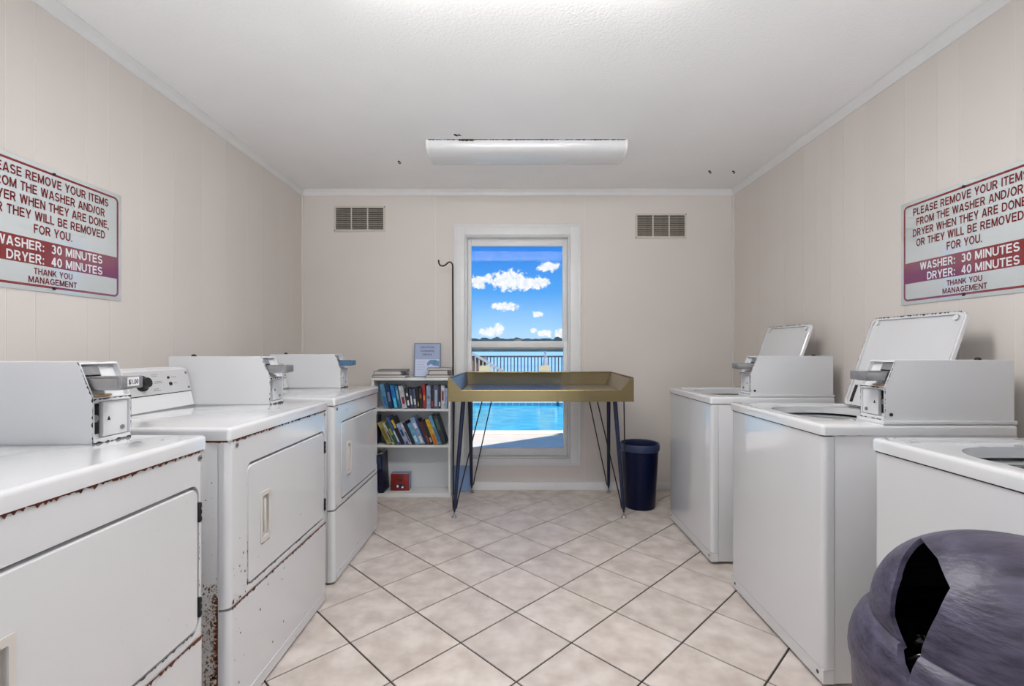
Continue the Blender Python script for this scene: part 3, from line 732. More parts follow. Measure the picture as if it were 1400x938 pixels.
        jag(pt, (.0014, .2385, .49), (.0014, .2385, .53), (0, 1, 0), (1, 0, 0), .001, .003, .005, .2, rng=rg, off=.0012)
        obj('rust_chips', pt, RUST_SHADE, t, sm=False)
    if streak:
        sb = bmesh.new(); jag(sb, (-.034, .002, .012), (-.034, .002, .40), (-1, 0, 0), (0, -1, 0), .003, .016, .004, .05, rng=rg)
        obj('rust_streak', sb, RUST, t, sm=False)
        sb = bmesh.new(); flecks(sb, (-.036, .002, .02), (-1, 0, 0), (0, 0, 1), (0, -1, 0), 1500, lambda: abs(rg.gauss(0, .022)), lambda: rg.random() ** 1.4 * .42, .0005, .0036, rg)
        obj('rust_stain', sb, STAIN, t, sm=False)['kind'] = 'stuff'
        sb = bmesh.new(); flecks(sb, (-.036, .002, .02), (-1, 0, 0), (0, 0, 1), (0, -1, 0), 160, lambda: rg.random() * .16, lambda: rg.random() * .82, .0004, .0022, rg)
        obj('paint_chips', sb, RUST_SHADE, t, sm=False)['kind'] = 'stuff'
    return t
dryer('nearest white coin dryer, rusty, cut off by the left edge of the photo', -.86, .573, 11, 1.0, '$1.00')
dryer('middle white coin dryer with heavy rust streak at its lower corner', -.86, 1.420, 22, 1.0, None, CHROME, 0, True)
dryer('farthest white coin dryer with a blue coin slide, beside the bookcase', -.878, 2.292, 33, .35, None, BLUEM)

# ------------------------------------------------------------------ washers (front faces +x locally, turned round)
WW = 0.675
def washer(label, X, Y1, seed):
    rg = random.Random(seed)
    t = thing('clothes_washer', label, 'washer', (X, Y1, 0), PI, 'coin washers along the right wall')
    ZL, ZT = .857, .893
    vfront = lambda c, d: abs(d.z) > .05 and c.x > -.01
    body = obj('cabinet', B(-.66, -.039, .002, WW - .002, .014, ZL, .003), ENAMEL, t)
    cut(body, B(-.56, -.045, .04, WW - .06, .25, ZL + .1))
    obj('front_panel', B(-.037, 0, 0, WW, .062, ZL - .0045, .018, 5, vfront), ENAMEL, t)
    obj('seam_shade', B(-.034, -.0012, .006, WW - .006, ZL - .0044, ZL - .0002), RUST_SHADE, t)  # dark strip in the gap paints the shade under the top's overhang
    obj('toe_panel', B(-.037, .0, 0, WW, .014, .0605, .018, 5, vfront), ENAMEL, t)
    for yy in (.035, WW - .03): obj('screw', disc(bmesh.new(), (-.001, yy, .038), (1, 0, 0), .0065, .002, 12), BLACK, t)
    tp = obj('top', B(-.66, .005, -.003, WW + .003, ZL, ZT, .012, 4, lambda c, d: c.z > ZL + .01), ENAMEL, t)
    dish = bmesh.new(); prism(dish, rrect(-.500, -.035, .045, .545, .06), 'xy', ZT - .007, ZT + .05)
    opn = bmesh.new(); prism(opn, rrect(-.458, -.078, .105, .495, .14, 10), 'xy', ZL - .1, ZT + .05)
    cut(tp, dish, opn)
    tb = bmesh.new(); lathe(tb, [(.17, .845), (.215, .848), (.22, .83), (.22, .32), (0, .31), (0, .316), (.212, .326), (.212, .828), (.17, .838), (.17, .845)], 40, (-.268, .300, 0)); obj('wash_tub', tb, TUB, t)
    ag = bmesh.new(); lathe(ag, [(0, .72), (.03, .715), (.045, .68), (.05, .5), (.09, .36), (.09, .33), (0, .33)], 20, (-.268, .300, 0)); obj('agitator', ag, ENAMEL2, t)
    for xx in (-.07, -.6):
        for yy in (.06, WW - .06):
            fb_ = bmesh.new(); lathe(fb_, [(0, 0), (.022, 0), (.022, .006), (.01, .014), (0, .0145)], 14, (xx, yy, 0)); obj('foot', fb_, BLACK, t)
    sd = bmesh.new(); jag(sd, (-.02, WW, ZL - .0005), (-.13, WW, ZL - .0005), (0, 0, -1), (0, 1, 0), .001, .0025, .02, .3, rng=rg, off=.0009)
    obj('worn_edge', sd, RUST_SHADE, t, sm=False)
    # lid
    H = Vector((-.478, 0, .893)); up = Vector((-.140, 0, .400)).normalized(); nr = Vector((.400, 0, .140)).normalized()
    lm = bmesh.new(); prism(lm, rrect(.08, .54, 0, .424, .03, 6), 'xy', -.022, 0)
    bmesh.ops.bevel(lm, geom=[e for e in lm.edges if abs(e.verts[0].co.z - e.verts[1].co.z) < .01], offset=.005, segments=3, affect='EDGES')
    lid = obj('lid', lm, ENAMEL, t)
    lc = bmesh.new(); prism(lc, rrect(.094, .526, .012, .410, .024, 6), 'xy', -.008, .02); cut(lid, lc)
    mt = Matrix(((0, up.x, nr.x, H.x), (1, 0, 0, 0), (0, up.z, nr.z, H.z), (0, 0, 0, 1)))
    lid.data.transform(mt)
    if mt.determinant() < 0: lid.data.flip_normals()
    def LP(a, b, c=0.0): return mt @ Vector((a, b, c))
    ch = bmesh.new()
    jag(ch, LP(.10, .422), LP(.52, .422), -up, nr, .001, .008, .006, .25, rng=rg)
    jag(ch, LP(.082, .03), LP(.082, .40), (0, 1, 0), nr, .0006, .003, .008, .55, rng=rg)
    jag(ch, LP(.09, .002), LP(.53, .002), up, nr, .002, .004, .01, .1, rng=rg)
    obj('lid_chips', ch, RUST_SHADE, lid, sm=False)
    for a in (.118, .502):
        obj('bumper', disc(bmesh.new(), LP(a, .398, -.009), nr, .011, .010, 14), ENAMEL2, lid)
        obj('hinge_plate', quad_solid(bmesh.new(), [LP(a - .007, .02, -.004), LP(a + .007, .02, -.004), LP(a + .007, .10, -.004), LP(a - .007, .10, -.004)], .004), RUST_SHADE, lid)
    # console and coin box
    cn = bmesh.new(); prism(cn, [(-.655, ZT), (-.585, ZT), (-.60, 1.03), (-.61, 1.045), (-.655, 1.045)], 'xz', .012, .545); cn = obj('console', cn, ENAMEL2, t)
    obj('control_panel', B(-.5945, -.592, .03, .53, .93, 1.0), PANELG, cn)
    for yy in (.14, .38):
        kb = bmesh.new(); tube(kb, [(-.592, yy, .965), (-.575, yy, .965)], .02, 16, .016); obj('knob', kb, BLACK, cn)
    obj('coin_box_base', B(-.658, -.205, .548, WW + .001, ZT, ZT + .013, .002), ENAMEL2, t)
    coin_box(t, .556, .668, -.213, -.655, ZT + .013, 1, None, CHROME, seed + 5, .8, True)
    return t
washer('nearest white coin washer behind the purple hooded bin', 1.043, 1.372, 41)
washer('middle white coin washer with its lid open under the wall sign', 1.045, 2.272, 42)
washer('farthest white coin washer with open lid beside the navy bin', 1.048, 3.188, 43)

# ------------------------------------------------------------------ wall signs
def wall_sign(label, X, Yc, z0, side):
    w, h = .61, .464
    t = thing('wall_sign', label, 'sign', (X, Yc, z0), 0 if side > 0 else PI, 'laundry notice signs')
    # local: facing +x, reading direction +y
    pb = bmesh.new(); box(pb, .0005, .004, -w / 2, w / 2, 0, h, .001); obj('plate', pb, SIGNW, t)
    rb = bmesh.new(); ring(rb, rrect(-w / 2 + .016, w / 2 - .016, .016, h - .016, .022, 6), rrect(-w / 2 + .0245, w / 2 - .0245, .0245, h - .0245, .0135, 6), 'yz', .0035, .0046); obj('border', rb, SIGNR, t)
    obj('time_band', B(.0035, .0046, -w / 2 + .0235, w / 2 - .0235, h * .205, h * .405), SIGNR, t)
    def line(s, fc, wd, cap, m, yc=0.0, bold=.045, align='CENTER'):
        sign_text('lettering', s, m, t, frame((.0049, yc, h * (1 - fc) - cap / 2), (0, 1, 0), (0, 0, 1), (1, 0, 0)), wd, cap, align)
    line('PLEASE REMOVE YOUR ITEMS', .115, .475, .033, SIGNT)
    line('FROM THE WASHER AND/OR', .215, .440, .033, SIGNT)
    line('DRYER WHEN THEY ARE DONE,', .315, .478, .033, SIGNT)
    line('OR THEY WILL BE REMOVED', .415, .442, .033, SIGNT)
    line('FOR YOU.', .515, .148, .033, SIGNT)
    line('WASHER:', .648, .165, .033, SIGNL, -.036, .055, 'RIGHT')
    line('30 MINUTES', .648, .218, .033, SIGNL, -.010, .055, 'LEFT')
    line('DRYER:', .748, .130, .033, SIGNL, -.036, .055, 'RIGHT')
    line('40 MINUTES', .748, .218, .033, SIGNL, -.010, .055, 'LEFT')
    line('THANK YOU', .845, .148, .023, SIGNT)
    line('MANAGEMENT', .912, .186, .023, SIGNT)
    for zz in (.017, h - .019): obj('screw', disc(bmesh.new(), (.004, .0, zz), (1, 0, 0), .006, .004, 10), BLACK, t)
    return t
wall_sign('red and white laundry rules sign on the wall above the dryers', XL, 1.771, 1.359, 1)
wall_sign('red and white laundry rules sign on the wall above the washers', XR, 1.873, 1.349, -1)

# ------------------------------------------------------------------ ceiling lights
def ceiling_light(label, xc, y0, lit=0.0):
    L_ = 1.25; wy = .27
    t = thing('ceiling_light', label, 'light', (xc, y0 + wy / 2, ZC), 0, 'wraparound fluorescent ceiling lights')
    obj('housing', B(-L_ / 2 + .01, L_ / 2 - .01, -wy / 2 + .01, wy / 2 - .01, -.03, -.0005, .002), TRIM, t)
    prof = []
    for k in range(17):
        a = PI * k / 16; prof.append((-math.cos(a) * wy / 2, -.022 - math.sin(a) ** .75 * .058))
    inner = [(u * .97, v + .004) for u, v in reversed(prof)]
    lens = bmesh.new(); prism(lens, [(-wy / 2, -.004)] + prof + [(wy / 2, -.004), (wy / 2 * .97, -.004)] + inner + [(-wy / 2 * .97, -.004)], 'yz', -L_ / 2 + .014, L_ / 2 - .014)
    m = LENS
    if lit: m = mat('fill_diffuser', srgb(235, 235, 235), .3, noise=.01, emit=((1, .98, .95, 1), lit))
    obj('diffuser', lens, m, t)
    cap = [(-wy / 2 - .003, -.001)] + [(u * 1.02, v - .002) for u, v in prof] + [(wy / 2 + .003, -.001)]
    for x0, x1 in ((-L_ / 2, -L_ / 2 + .014), (L_ / 2 - .014, L_ / 2)):
        cb = bmesh.new(); prism(cb, cap, 'yz', x0, x1); obj('end_cap', cb, TRIM, t)
    return t
cl = ceiling_light('long white fluorescent fixture on the ceiling near the window wall', .076, 2.92)
rb = bmesh.new(); rg = random.Random(5)
jag(rb, (-.61, -.1365, -.001), (.61, -.1365, -.001), (0, 0, -1), (0, -1, 0), .003, .007, .008, .25, rng=rg, off=.002)
jag(rb, (-.42, -.1365, -.001), (-.33, -.1365, -.001), (0, 0, -1), (0, -1, 0), .008, .018, .008, .0, rng=rg, off=.003)
obj('rust_line', rb, RUST_SHADE, cl, sm=False)
rb = bmesh.new(); flecks(rb, (-.44, -.20, -.001), (1, 0, 0), (0, 1, 0), (0, 0, -1), 14, lambda: rg.random() * .04, lambda: rg.random() * .02, .003, .008, rg); obj('rust_chips', rb, RUST_SHADE, cl, sm=False)
fill_cl = ceiling_light('unseen lit fluorescent fixture added on the ceiling above the viewer', .02, 1.32, 16.5)  # fixture out of view, added to light the middle and back of the room
def fill_lamp(parent):
    d = bpy.data.lights.new('fill_tube_light', 'AREA'); d.shape = 'RECTANGLE'; d.size = 1.2; d.size_y = .24; d.energy = 11; d.color = (.975, .99, 1.0)
    o = bpy.data.objects.new('fill_tube_light', d); C.objects.link(o); o.parent = parent; o.location = (0, 0, -.088)
fill_lamp(fill_cl)
# screw hooks left in the ceiling
for lab, x, y in (('small dark hook in the ceiling left of the fluorescent fixture', -.80, 3.26), ('small dark hook in the ceiling right of the fluorescent fixture', 1.42, 3.437), ('small dark screw in the ceiling by the washer wall', 1.595, 3.44)):
    hk = bmesh.new(); lathe(hk, [(0, 0), (.008, 0), (.008, -.004), (.003, -.006), (.003, -.012), (0, -.012)], 10)
    tube(hk, [(.0, 0, -.012), (.008, 0, -.018), (.012, 0, -.012), (.010, 0, -.006)], .003, 6)
    tag(obj('ceiling_hook', hk, RUST_SHADE, loc=(x, y, ZC - .0003)), lab, 'hook')

# ------------------------------------------------------------------ wall vents
def vent(label, x0, x1, z0, z1):
    t = thing('wall_vent', label, 'vent', ((x0 + x1) / 2, YB, z0), 0, 'louvred vents on the window wall')
    w, h = x1 - x0, z1 - z0
    fb_ = bmesh.new(); ring(fb_, rrect(-w / 2, w / 2, 0, h, .004, 2), rrect(-w / 2 + .016, w / 2 - .016, .016, h - .016, .002, 2), 'xz', -.008, -.0003); obj('frame', fb_, VENTM, t)
    obj('backing', B(-w / 2 + .01, w / 2 - .01, -.0025, -.0004, .01, h - .01), mat('vent_backing_dark', srgb(70, 64, 58), .9, noise=.3, nscale=50), t)  # dark sheet behind the slats
    iw = (w - .032 - 2 * .010) / 3; sl = None
    for c in range(2): obj('mullion', B(-w / 2 + .016 + (c + 1) * iw + c * .010, -w / 2 + .016 + (c + 1) * (iw + .010), -.009, -.001, .016, h - .016), VENTM, t)
    n = 11
    for c in range(3):
        for k in range(n):
            if sl is None:
                bm = bmesh.new(); prism(bm, [(-.008, -.002), (-.0095, .002), (-.003, .009), (-.0028, .006)], 'yz', 0, iw); o = obj('slat', bm, VENT_SLAT, t, sm=False); sl = o.data
            else: o = bpy.data.objects.new('slat', sl); C.objects.link(o); o.parent = t
            o.location = (-w / 2 + .016 + c * (iw + .010), .0, .018 + k * (h - .040) / (n - .2)); o.rotation_euler = (random.uniform(-.1, .1), 0, 0)
    for sx, zz in ((-1, .008), (1, h - .008)): obj('screw', disc(bmesh.new(), (sx * (w / 2 - .006), -.008, zz), (0, -1, 0), .004, .002, 8), BLACK, t)
vent('louvred wall vent left of the window', -1.472, -1.054, 2.105, 2.314)
vent('louvred wall vent right of the window', .984, 1.402, 2.050, 2.254)

# ------------------------------------------------------------------ folding table with tray top
tb = thing('folding_table', 'gold metal tray-top laundry folding table on tapered navy legs', 'table', (.17, 3.43, 0))
O = Vector((.17, 3.43, 0))
X0, X1, Yf, Yb_ = -.437, .783, 3.10, 3.76
zb, zl, ze = .803, .876, .960
def tq(name, pts, th=.004):
    return obj(name, quad_solid(bmesh.new(), [Vector(p) - O for p in pts], th), GOLD, tb)
ap = bmesh.new()
ear = [(X0, zb), (X1, zb), (X1, ze - .010), (X1 - .004, ze - .002), (X1 - .016, ze), (X1 - .024, ze - .004), (X1 - .075, zl + .012), (X1 - .088, zl + .002), (X1 - .10, zl),
       (X0 + .10, zl), (X0 + .090, zl + .002), (X0 + .078, zl + .012), (X0 + .024, ze - .004), (X0 + .016, ze), (X0 + .004, ze - .002), (X0, ze - .010)]
prism(ap, [(u - O.x, v) for u, v in ear], 'xz', Yf - O.y - .006, Yf - O.y)
obj('front_apron', ap, GOLD, tb)
lipm = bmesh.new(); tube(lipm, [(X0 + .088 - O.x, Yf - O.y - .003, zl), (X1 - .088 - O.x, Yf - O.y - .003, zl)], .0045, 8); obj('front_lip', lipm, GOLD, tb)
BL, BR = X0 + .055, X1 - .016; FY = 3.58; zf = .883
FL, FR = X0 + .090, X1 - .088
tq('tray_floor', [(FL, Yf, zl - .001), (FR, Yf, zl - .001), (FR - .006, FY, zf - .001), (FL - .006, FY, zf - .001)])
tq('flared_side', [(X0 + .006, Yf, ze), (FL, Yf, zl), (FL - .006, FY, zf), (BL, Yb_, ze + .004)])
tq('flared_side', [(FR, Yf, zl), (X1 - .006, Yf, ze), (BR, Yb_, ze + .004), (FR - .006, FY, zf)])
tq('flared_back', [(FL - .006, FY, zf), (FR - .006, FY, zf), (BR, Yb_, ze + .004), (BL, Yb_, ze + .004)])
tq('side_apron', [(X0, Yf, zb), (X0, Yf, ze), (BL - .004, Yb_, ze + .004), (BL - .004, Yb_, zb)])
tq('side_apron', [(X1, Yf, ze), (X1, Yf, zb), (BR + .004, Yb_, zb), (BR + .004, Yb_, ze + .004)])
tq('back_apron', [(BL, Yb_ + .004, zb), (BL, Yb_ + .004, ze + .004), (BR, Yb_ + .004, ze + .004), (BR, Yb_ + .004, zb)])
rim = bmesh.new(); tube(rim, [(X0 + .008 - O.x, Yf - O.y, ze), (BL - O.x, Yb_ - O.y, ze + .004), (BR - O.x, Yb_ - O.y, ze + .004), (X1 - .008 - O.x, Yf - O.y, ze)], .006, 8); obj('rim', rim, GOLD, tb)
tq('underside', [(X0 + .01, Yf + .01, zb + .012), (X1 - .01, Yf + .01, zb + .012), (BR, Yb_ - .01, zb + .012), (BL, Yb_ - .01, zb + .012)])
legs = [((-.411, 3.218), (-.352, 3.25), (-.400, 3.13), (-.219, 3.25)), ((-.343, 3.775), (-.345, 3.62), (-.335, 3.73), (-.164, 3.62)),
        ((.745, 3.218), (.690, 3.25), (.726, 3.13), (.566, 3.25)), ((.752, 3.775), (.722, 3.62), (.742, 3.73), (.561, 3.62))]
for f, tp, ra_, rb_ in legs:
    F = Vector((f[0], f[1], .035)) - O; P = Vector((tp[0], tp[1], zb + .006)) - O
    lb = bmesh.new(); tube(lb, [P, P.lerp(F, .5), F + (P - F) * .05], .0155, 12, .0115); tube(lb, [F + (P - F) * .05, F], .013, 12, .005)
    lg = obj('leg', lb, NAVYLEG, tb)
    for q in (ra_, rb_):
        Q = Vector((q[0], q[1], zb + .006)) - O; d = (Q - F).normalized(); side = Vector((Q.x - P.x, Q.y - P.y, 0)).normalized()
        obj('brace_rod', T([Q, F + side * .020 + Vector((0, 0, .07)) + (Q - F) * .02, F + side * .016 + Vector((0, 0, .035)), F + Vector((0, 0, .012))], .0042, 8), BLACKROD, lg)
    gb = bmesh.new(); lathe(gb, [(0, .036), (.005, .034), (.005, .016), (.012, .010), (.018, .003), (.018, .0), (0, 0)], 14, (F.x, F.y, 0)); obj('foot_glide', gb, CHROME, lg)

# ------------------------------------------------------------------ navy bin
nb = thing('waste_bin', 'round navy blue plastic waste bin beside the folding table', 'bin', (.915, 3.45, 0))
bm = bmesh.new(); lathe(bm, [(0, .004), (.100, .004), (.106, 0), (.110, .008), (.132, .42), (.129, .42), (.105, .012), (0, .012)], 40); obj('body', bm, NAVYCAN, nb)
bm = bmesh.new(); lathe(bm, [(.1325, .412), (.139, .416), (.141, .428), (.141, .455), (.137, .466), (.128, .462), (.125, .445), (.1285, .415), (.1325, .412)], 40); obj('rim', bm, NAVYRIM, nb)

# ------------------------------------------------------------------ hooded purple bin
HB = Vector((.775, .722, 0))
hb = thing('hooded_bin', 'dark purple hooded waste bin with black bag in front of near washer', 'bin', tuple(HB))
bm = bmesh.new(); lathe(bm, [(0, .0), (.175, 0), (.186, .01), (.2145, .640), (.208, .640), (.180, .014), (0, .012)], 48); obj('body', bm, PURPLE, hb)
SH = [(.2150, .622), (.2165, .623), (.2175, .632), (.216, .648), (.211, .668), (.202, .688), (.192, .700)]
HOOD = []
for k in range(19):
    a = (PI / 2) * k / 18; HOOD.append((.186 * math.cos(a) ** .88, .702 + .152 * math.sin(a) ** .95))
HOOD[-1] = (0, HOOD[-1][1])
prof = SH + HOOD
inn = [(max(r - .006, 0), z - .005) for r, z in reversed(prof)]
lid = bmesh.new(); lathe(lid, prof + inn + [prof[0]], 72)
lid = obj('hood', lid, PURPLE, hb)
# almond opening facing the aisle: corners given as points on the hood, widened outwards from the hood's middle
HOLE = [(-.078, .088, .826), (-.116, .010, .822), (-.141, -.036, .802), (-.168, -.043, .768), (-.186, -.036, .712), (-.206, -.040, .668), (-.200, -.012, .690), (-.188, .022, .729), (-.162, .040, .782), (-.118, .068, .812)]
cc_ = Vector((-.02, .02, .735)); ct = bmesh.new()
lo_ = [ct.verts.new(cc_ + (Vector(p) - cc_) * .62) for p in HOLE]; hi_ = [ct.verts.new(cc_ + (Vector(p) - cc_) * 1.6) for p in HOLE]
mid_lo = ct.verts.new(sum((v.co for v in lo_), Vector()) / len(lo_)); mid_hi = ct.verts.new(sum((v.co for v in hi_), Vector()) / len(hi_))
for i in range(len(HOLE)):
    j = (i + 1) % len(HOLE)
    ct.faces.new((lo_[i], lo_[j], hi_[j], hi_[i])); ct.faces.new((lo_[j], lo_[i], mid_lo)); ct.faces.new((hi_[i], hi_[j], mid_hi))
bmesh.ops.recalc_face_normals(ct, faces=ct.faces)
cut(lid, ct)
bg_ = bmesh.new(); lathe(bg_, [(.200, .60), (.204, .650), (.200, .662), (.186, .668), (.14, .69), (.09, .685), (.04, .70), (0, .695)], 60)
rg = random.Random(9)
for v in bg_.verts:
    if v.co.z > .66: v.co.z += rg.uniform(-.008, .006)
obj('bin_bag', bg_, BAG, hb)

# ------------------------------------------------------------------ bookcase and what stands in it
BX0, BX1, BY0, BY1, BZ = -1.107, -.497, 3.650, 3.834, .925
bc = thing('bookcase', 'small white three-tier bookcase against the wall beside the window', 'bookcase', ((BX0 + BX1) / 2, BY0, 0))
bo = Vector(bc.location)
def bpart(name, x0, x1, y0, y1, z0, z1, m=SHELFW, bev=.0015):
    return obj(name, B(x0 - bo.x, x1 - bo.x, y0 - bo.y, y1 - bo.y, z0, z1, bev), m, bc)
th = .016
bpart('side_panel', BX0, BX0 + th, BY0, BY1, 0, BZ - .02); bpart('side_panel', BX1 - th, BX1, BY0, BY1, 0, BZ - .02)
bpart('top', BX0 - .003, BX1 + .003, BY0 - .004, BY1, BZ - .02, BZ)
bpart('back', BX0 + th, BX1 - th, BY1 - .006, BY1, .012, BZ - .02, SHELFG, 0)
for z in (.012, .386, .667): bpart('shelf', BX0 + th, BX1 - th, BY0 + .001, BY1 - .006, z - (.012 if z < .1 else .0), z + .018, SHELFW)
S1, S2, S0 = .685, .404, .030

def book(label, x, y, z, t, h, d, col, lean=0.0, band=None, group=None, cat='book', dark=None):
    """spine faces -y; lean tips the top towards -x; x,z = lower left corner"""
    m = mat('cover_%02x%02x%02x' % col, srgb(*col), .42, noise=.35, nscale=55, col2=srgb(*(dark or tuple(int(c * .72) for c in col))))
    bm = bmesh.new(); box(bm, 0, .0022, 0, d, 0, h); box(bm, t - .0022, t, 0, d, 0, h); box(bm, .0022, t - .0022, 0, .0024, 0, h)
    o = obj('book', bm, m, sm=False); o.location = (x, y, z); o.rotation_euler = (0, -lean, 0)
    tag(o, label, cat, group)
    obj('pages', B(.0023, t - .0023, .0025, d - .004, .003, h - .003), PAPER, o, sm=False)
    if band:
        bm_ = mat('title_%02x%02x%02x' % band[0], srgb(*band[0]), .45, noise=.3, nscale=90)
        b_ = bmesh.new()
        for f0, f1 in band[1]: box(b_, t * .22, t * .78, -.0006, .0002, h * f0, h * f1)
        obj('spine_title', b_, bm_, o, sm=False)
    return o
WHT, YEL, RED_, BLU = (226, 228, 232), (214, 190, 60), (176, 34, 34), (84, 150, 210)
def pxx(c): return (500 + c / 7.815 - 703.5) * 3.665 / FPX     # a place measured along the shelf front
G1, G2 = 'books on the upper bookcase shelf', 'books on the middle bookcase shelf'
up_row = [  # bottom-left x (measured), thickness, height, lean, colour, title, label
    (196, .034, .190, .19, (96, 160, 200), ((60, 110, 160), [(.1, .5)]), 'thick light blue book leaning at the left end of the upper shelf'),
    (252, .030, .182, .19, (32, 52, 98), ((120, 140, 180), [(.3, .7)]), 'dark navy book between the two light blue books on the upper shelf'),
    (306, .030, .184, .20, (36, 130, 210), ((90, 220, 235), [(.05, .45)]), 'bright blue book with cyan lower spine on the upper shelf'),
    (356, .020, .178, .20, (60, 118, 150), ((140, 190, 210), [(.4, .8)]), 'teal book right of the bright blue one on the upper shelf'),
    (392, .036, .176, .19, (206, 206, 214), ((150, 40, 54), [(.2, .5)]), 'white book with a red spine title on the upper shelf'),
    (448, .024, .160, .15, (34, 38, 52), (WHT, [(.15, .4), (.6, .75)]), 'black book with white lettering right of the white one, upper shelf'),
    (486, .020, .156, .13, (66, 76, 104), (WHT, [(.2, .65)]), 'slate blue thin book, first of the pair in the upper shelf middle'),
    (519, .022, .152, .12, (84, 92, 120), (WHT, [(.2, .5)]), 'slate grey book, second of the pair in the upper shelf middle'),
    (554, .018, .166, .10, (22, 22, 26), ((200, 160, 70), [(.1, .3)]), 'thin black book with a gold mark on the upper shelf'),
    (582, .023, .160, .09, (28, 24, 24), ((170, 110, 60), [(.5, .7)]), 'black book with a brown mark beside the red one, upper shelf'),
    (617, .022, .186, .06, (176, 38, 36), ((220, 150, 70), [(.35, .55)]), 'red book standing near the middle of the upper shelf'),
    (650, .031, .178, .0, (156, 176, 208), ((90, 104, 140), [(.45, .55)]), 'pale blue-grey book right of the red one on the upper shelf'),
    (695, .022, .150, .0, (24, 24, 30), ((150, 60, 60), [(.1, .4)]), 'short black book with a red mark on the upper shelf'),
    (728, .034, .182, .0, (84, 92, 126), ((170, 180, 205), [(.1, .8)]), 'thick mottled slate book in the right part of the upper shelf'),
    (777, .019, .176, .0, (30, 30, 36), (WHT, [(.1, .3)]), 'tall thin black book near the right end of the upper shelf'),
    (806, .026, .180, .0, (210, 212, 220), ((140, 40, 66), [(.35, .75)]), 'white book with a crimson title near the upper shelf right end'),
    (843, .021, .158, .0, (158, 176, 206), None, 'pale blue short book at the right end of the upper shelf')]
px_prev = None; rx = 0; lp = 0
for (c, t_, h_, ln, col, bd_, lab) in up_row:
    x = pxx(c)
    if px_prev is not None: x = max(x, px_prev)
    x = min(x, BX1 - th - t_ - .002) if ln == 0 else x
    book(lab, x, BY0 + .014, S1 + .0004, t_, h_, .125, col, ln, bd_, G1)
    px_prev = x + t_ / math.cos(ln) + .0008
md_row = [
    (160, .018, .220, .0, (40, 44, 62), ((130, 126, 136), [(.05, .5)]), 'dark grey book at the far left end of the middle shelf'),
    (240, .034, .186, .44, (168, 156, 84), ((120, 108, 50), [(.2, .7)]), 'olive yellow book leaning at the left of the middle shelf'),
    (296, .018, .188, .44, (206, 204, 196), ((60, 60, 60), [(.1, .6)]), 'thin white book beside the olive one on the middle shelf'),
    (330, .026, .190, .44, (52, 92, 48), ((150, 170, 90), [(.4, .7)]), 'dark green book leaning on the middle shelf'),
    (394, .018, .232, .44, (76, 100, 178), (WHT, [(.1, .5)]), 'thin blue book, tallest left of the middle shelf centre'),
    (420, .028, .224, .44, (40, 36, 36), (YEL, [(.62, .92)]), 'black book with a yellow patch on the middle shelf'),
    (462, .030, .176, .44, (160, 182, 222), ((40, 60, 120), [(.0, .12), (.4, .7)]), 'pale blue book right of the yellow-patched one, middle shelf'),
    (507, .014, .184, .43, (220, 222, 226), ((60, 60, 80), [(.1, .6)]), 'thin white book in the centre of the middle shelf'),
    (528, .026, .186, .43, (28, 34, 48), None, 'black book in the centre of the middle shelf'),
    (566, .034, .176, .40, (112, 176, 214), ((200, 225, 240), [(.1, .4)]), 'sky blue book right of the middle shelf centre'),
    (612, .034, .222, .40, (140, 170, 212), (WHT, [(.05, .3), (.6, .8)]), 'tall pale blue and white book right of the sky blue one, middle shelf'),
    (660, .020, .206, .40, (30, 40, 80), None, 'navy book leaning against the tall pale blue one, middle shelf'),
    (686, .018, .190, .40, (92, 28, 34), ((170, 70, 40), [(.1, .4)]), 'thin dark red book on the middle shelf'),
    (708, .022, .186, .40, (26, 28, 34), ((180, 180, 180), [(.1, .3)]), 'black book left of the yellow-orange one on the middle shelf'),
    (742, .032, .206, .36, (222, 176, 44), ((214, 104, 44), [(.02, .38)]), 'yellow and orange book on the right of the middle shelf'),
    (792, .022, .236, .35, (104, 166, 200), ((60, 110, 160), [(.1, .6)]), 'tall light blue book right of the yellow one, middle shelf'),
    (822, .034, .232, .32, (26, 44, 50), ((70, 100, 90), [(.5, .9)]), 'tall dark green book near the middle shelf right end'),
]
px_prev = None
x_end = BX1 - th - .004
# lay the row from right to left so that it leans on the olive book
pos = []
xr = pxx(866)
for (c, t_, h_, ln, col, bd_, lab) in reversed(md_row[1:]):
    x = min(pxx(c), xr - t_ / math.cos(ln) - .0008); pos.append((x, t_, h_, ln, col, bd_, lab)); xr = x
pos.append((BX0 + th + .0006, ) + md_row[0][1:])
for (x, t_, h_, ln, col, bd_, lab) in pos:
    book(lab, x, BY0 + .012, S2 + .0004, t_, h_, .135, col, ln, bd_, G2)

# dark books standing at the left of the lowest shelf, and the red boxed book
book('tall dark navy book leaning at the left of the lowest shelf', -1.056, BY0 + .008, S0 + .0005, .042, .30, .16, (28, 26, 58), .05, ((46, 70, 104), [(.62, .95)]))
rbx = thing('boxed_book', 'red picture book box with a small car picture on the lowest shelf', 'book', (-.905, BY0 + .075, S0))
bm = bmesh.new(); box(bm, -.073, .073, 0, .075, .0003, .134, .002); obj('box', bm, mat('box_bluegrey', srgb(128, 142, 176), .4, noise=.1), rbx)
COV = mat('red_cover', srgb(150, 44, 30), .35, noise=.5, nscale=14, col2=srgb(110, 18, 26))
cv = obj('cover', B(-.072, .072, -.002, .0, .001, .133, .0005), COV, rbx)
bm = bmesh.new(); prism(bm, [(-.034, .022), (.034, .020), (.038, .034), (.026, .046), (.006, .052), (-.018, .052), (-.036, .038)], 'xz', -.003, -.002); obj('picture_car', bm, mat('print_navy', srgb(26, 26, 70), .4, noise=.3, nscale=60), cv)
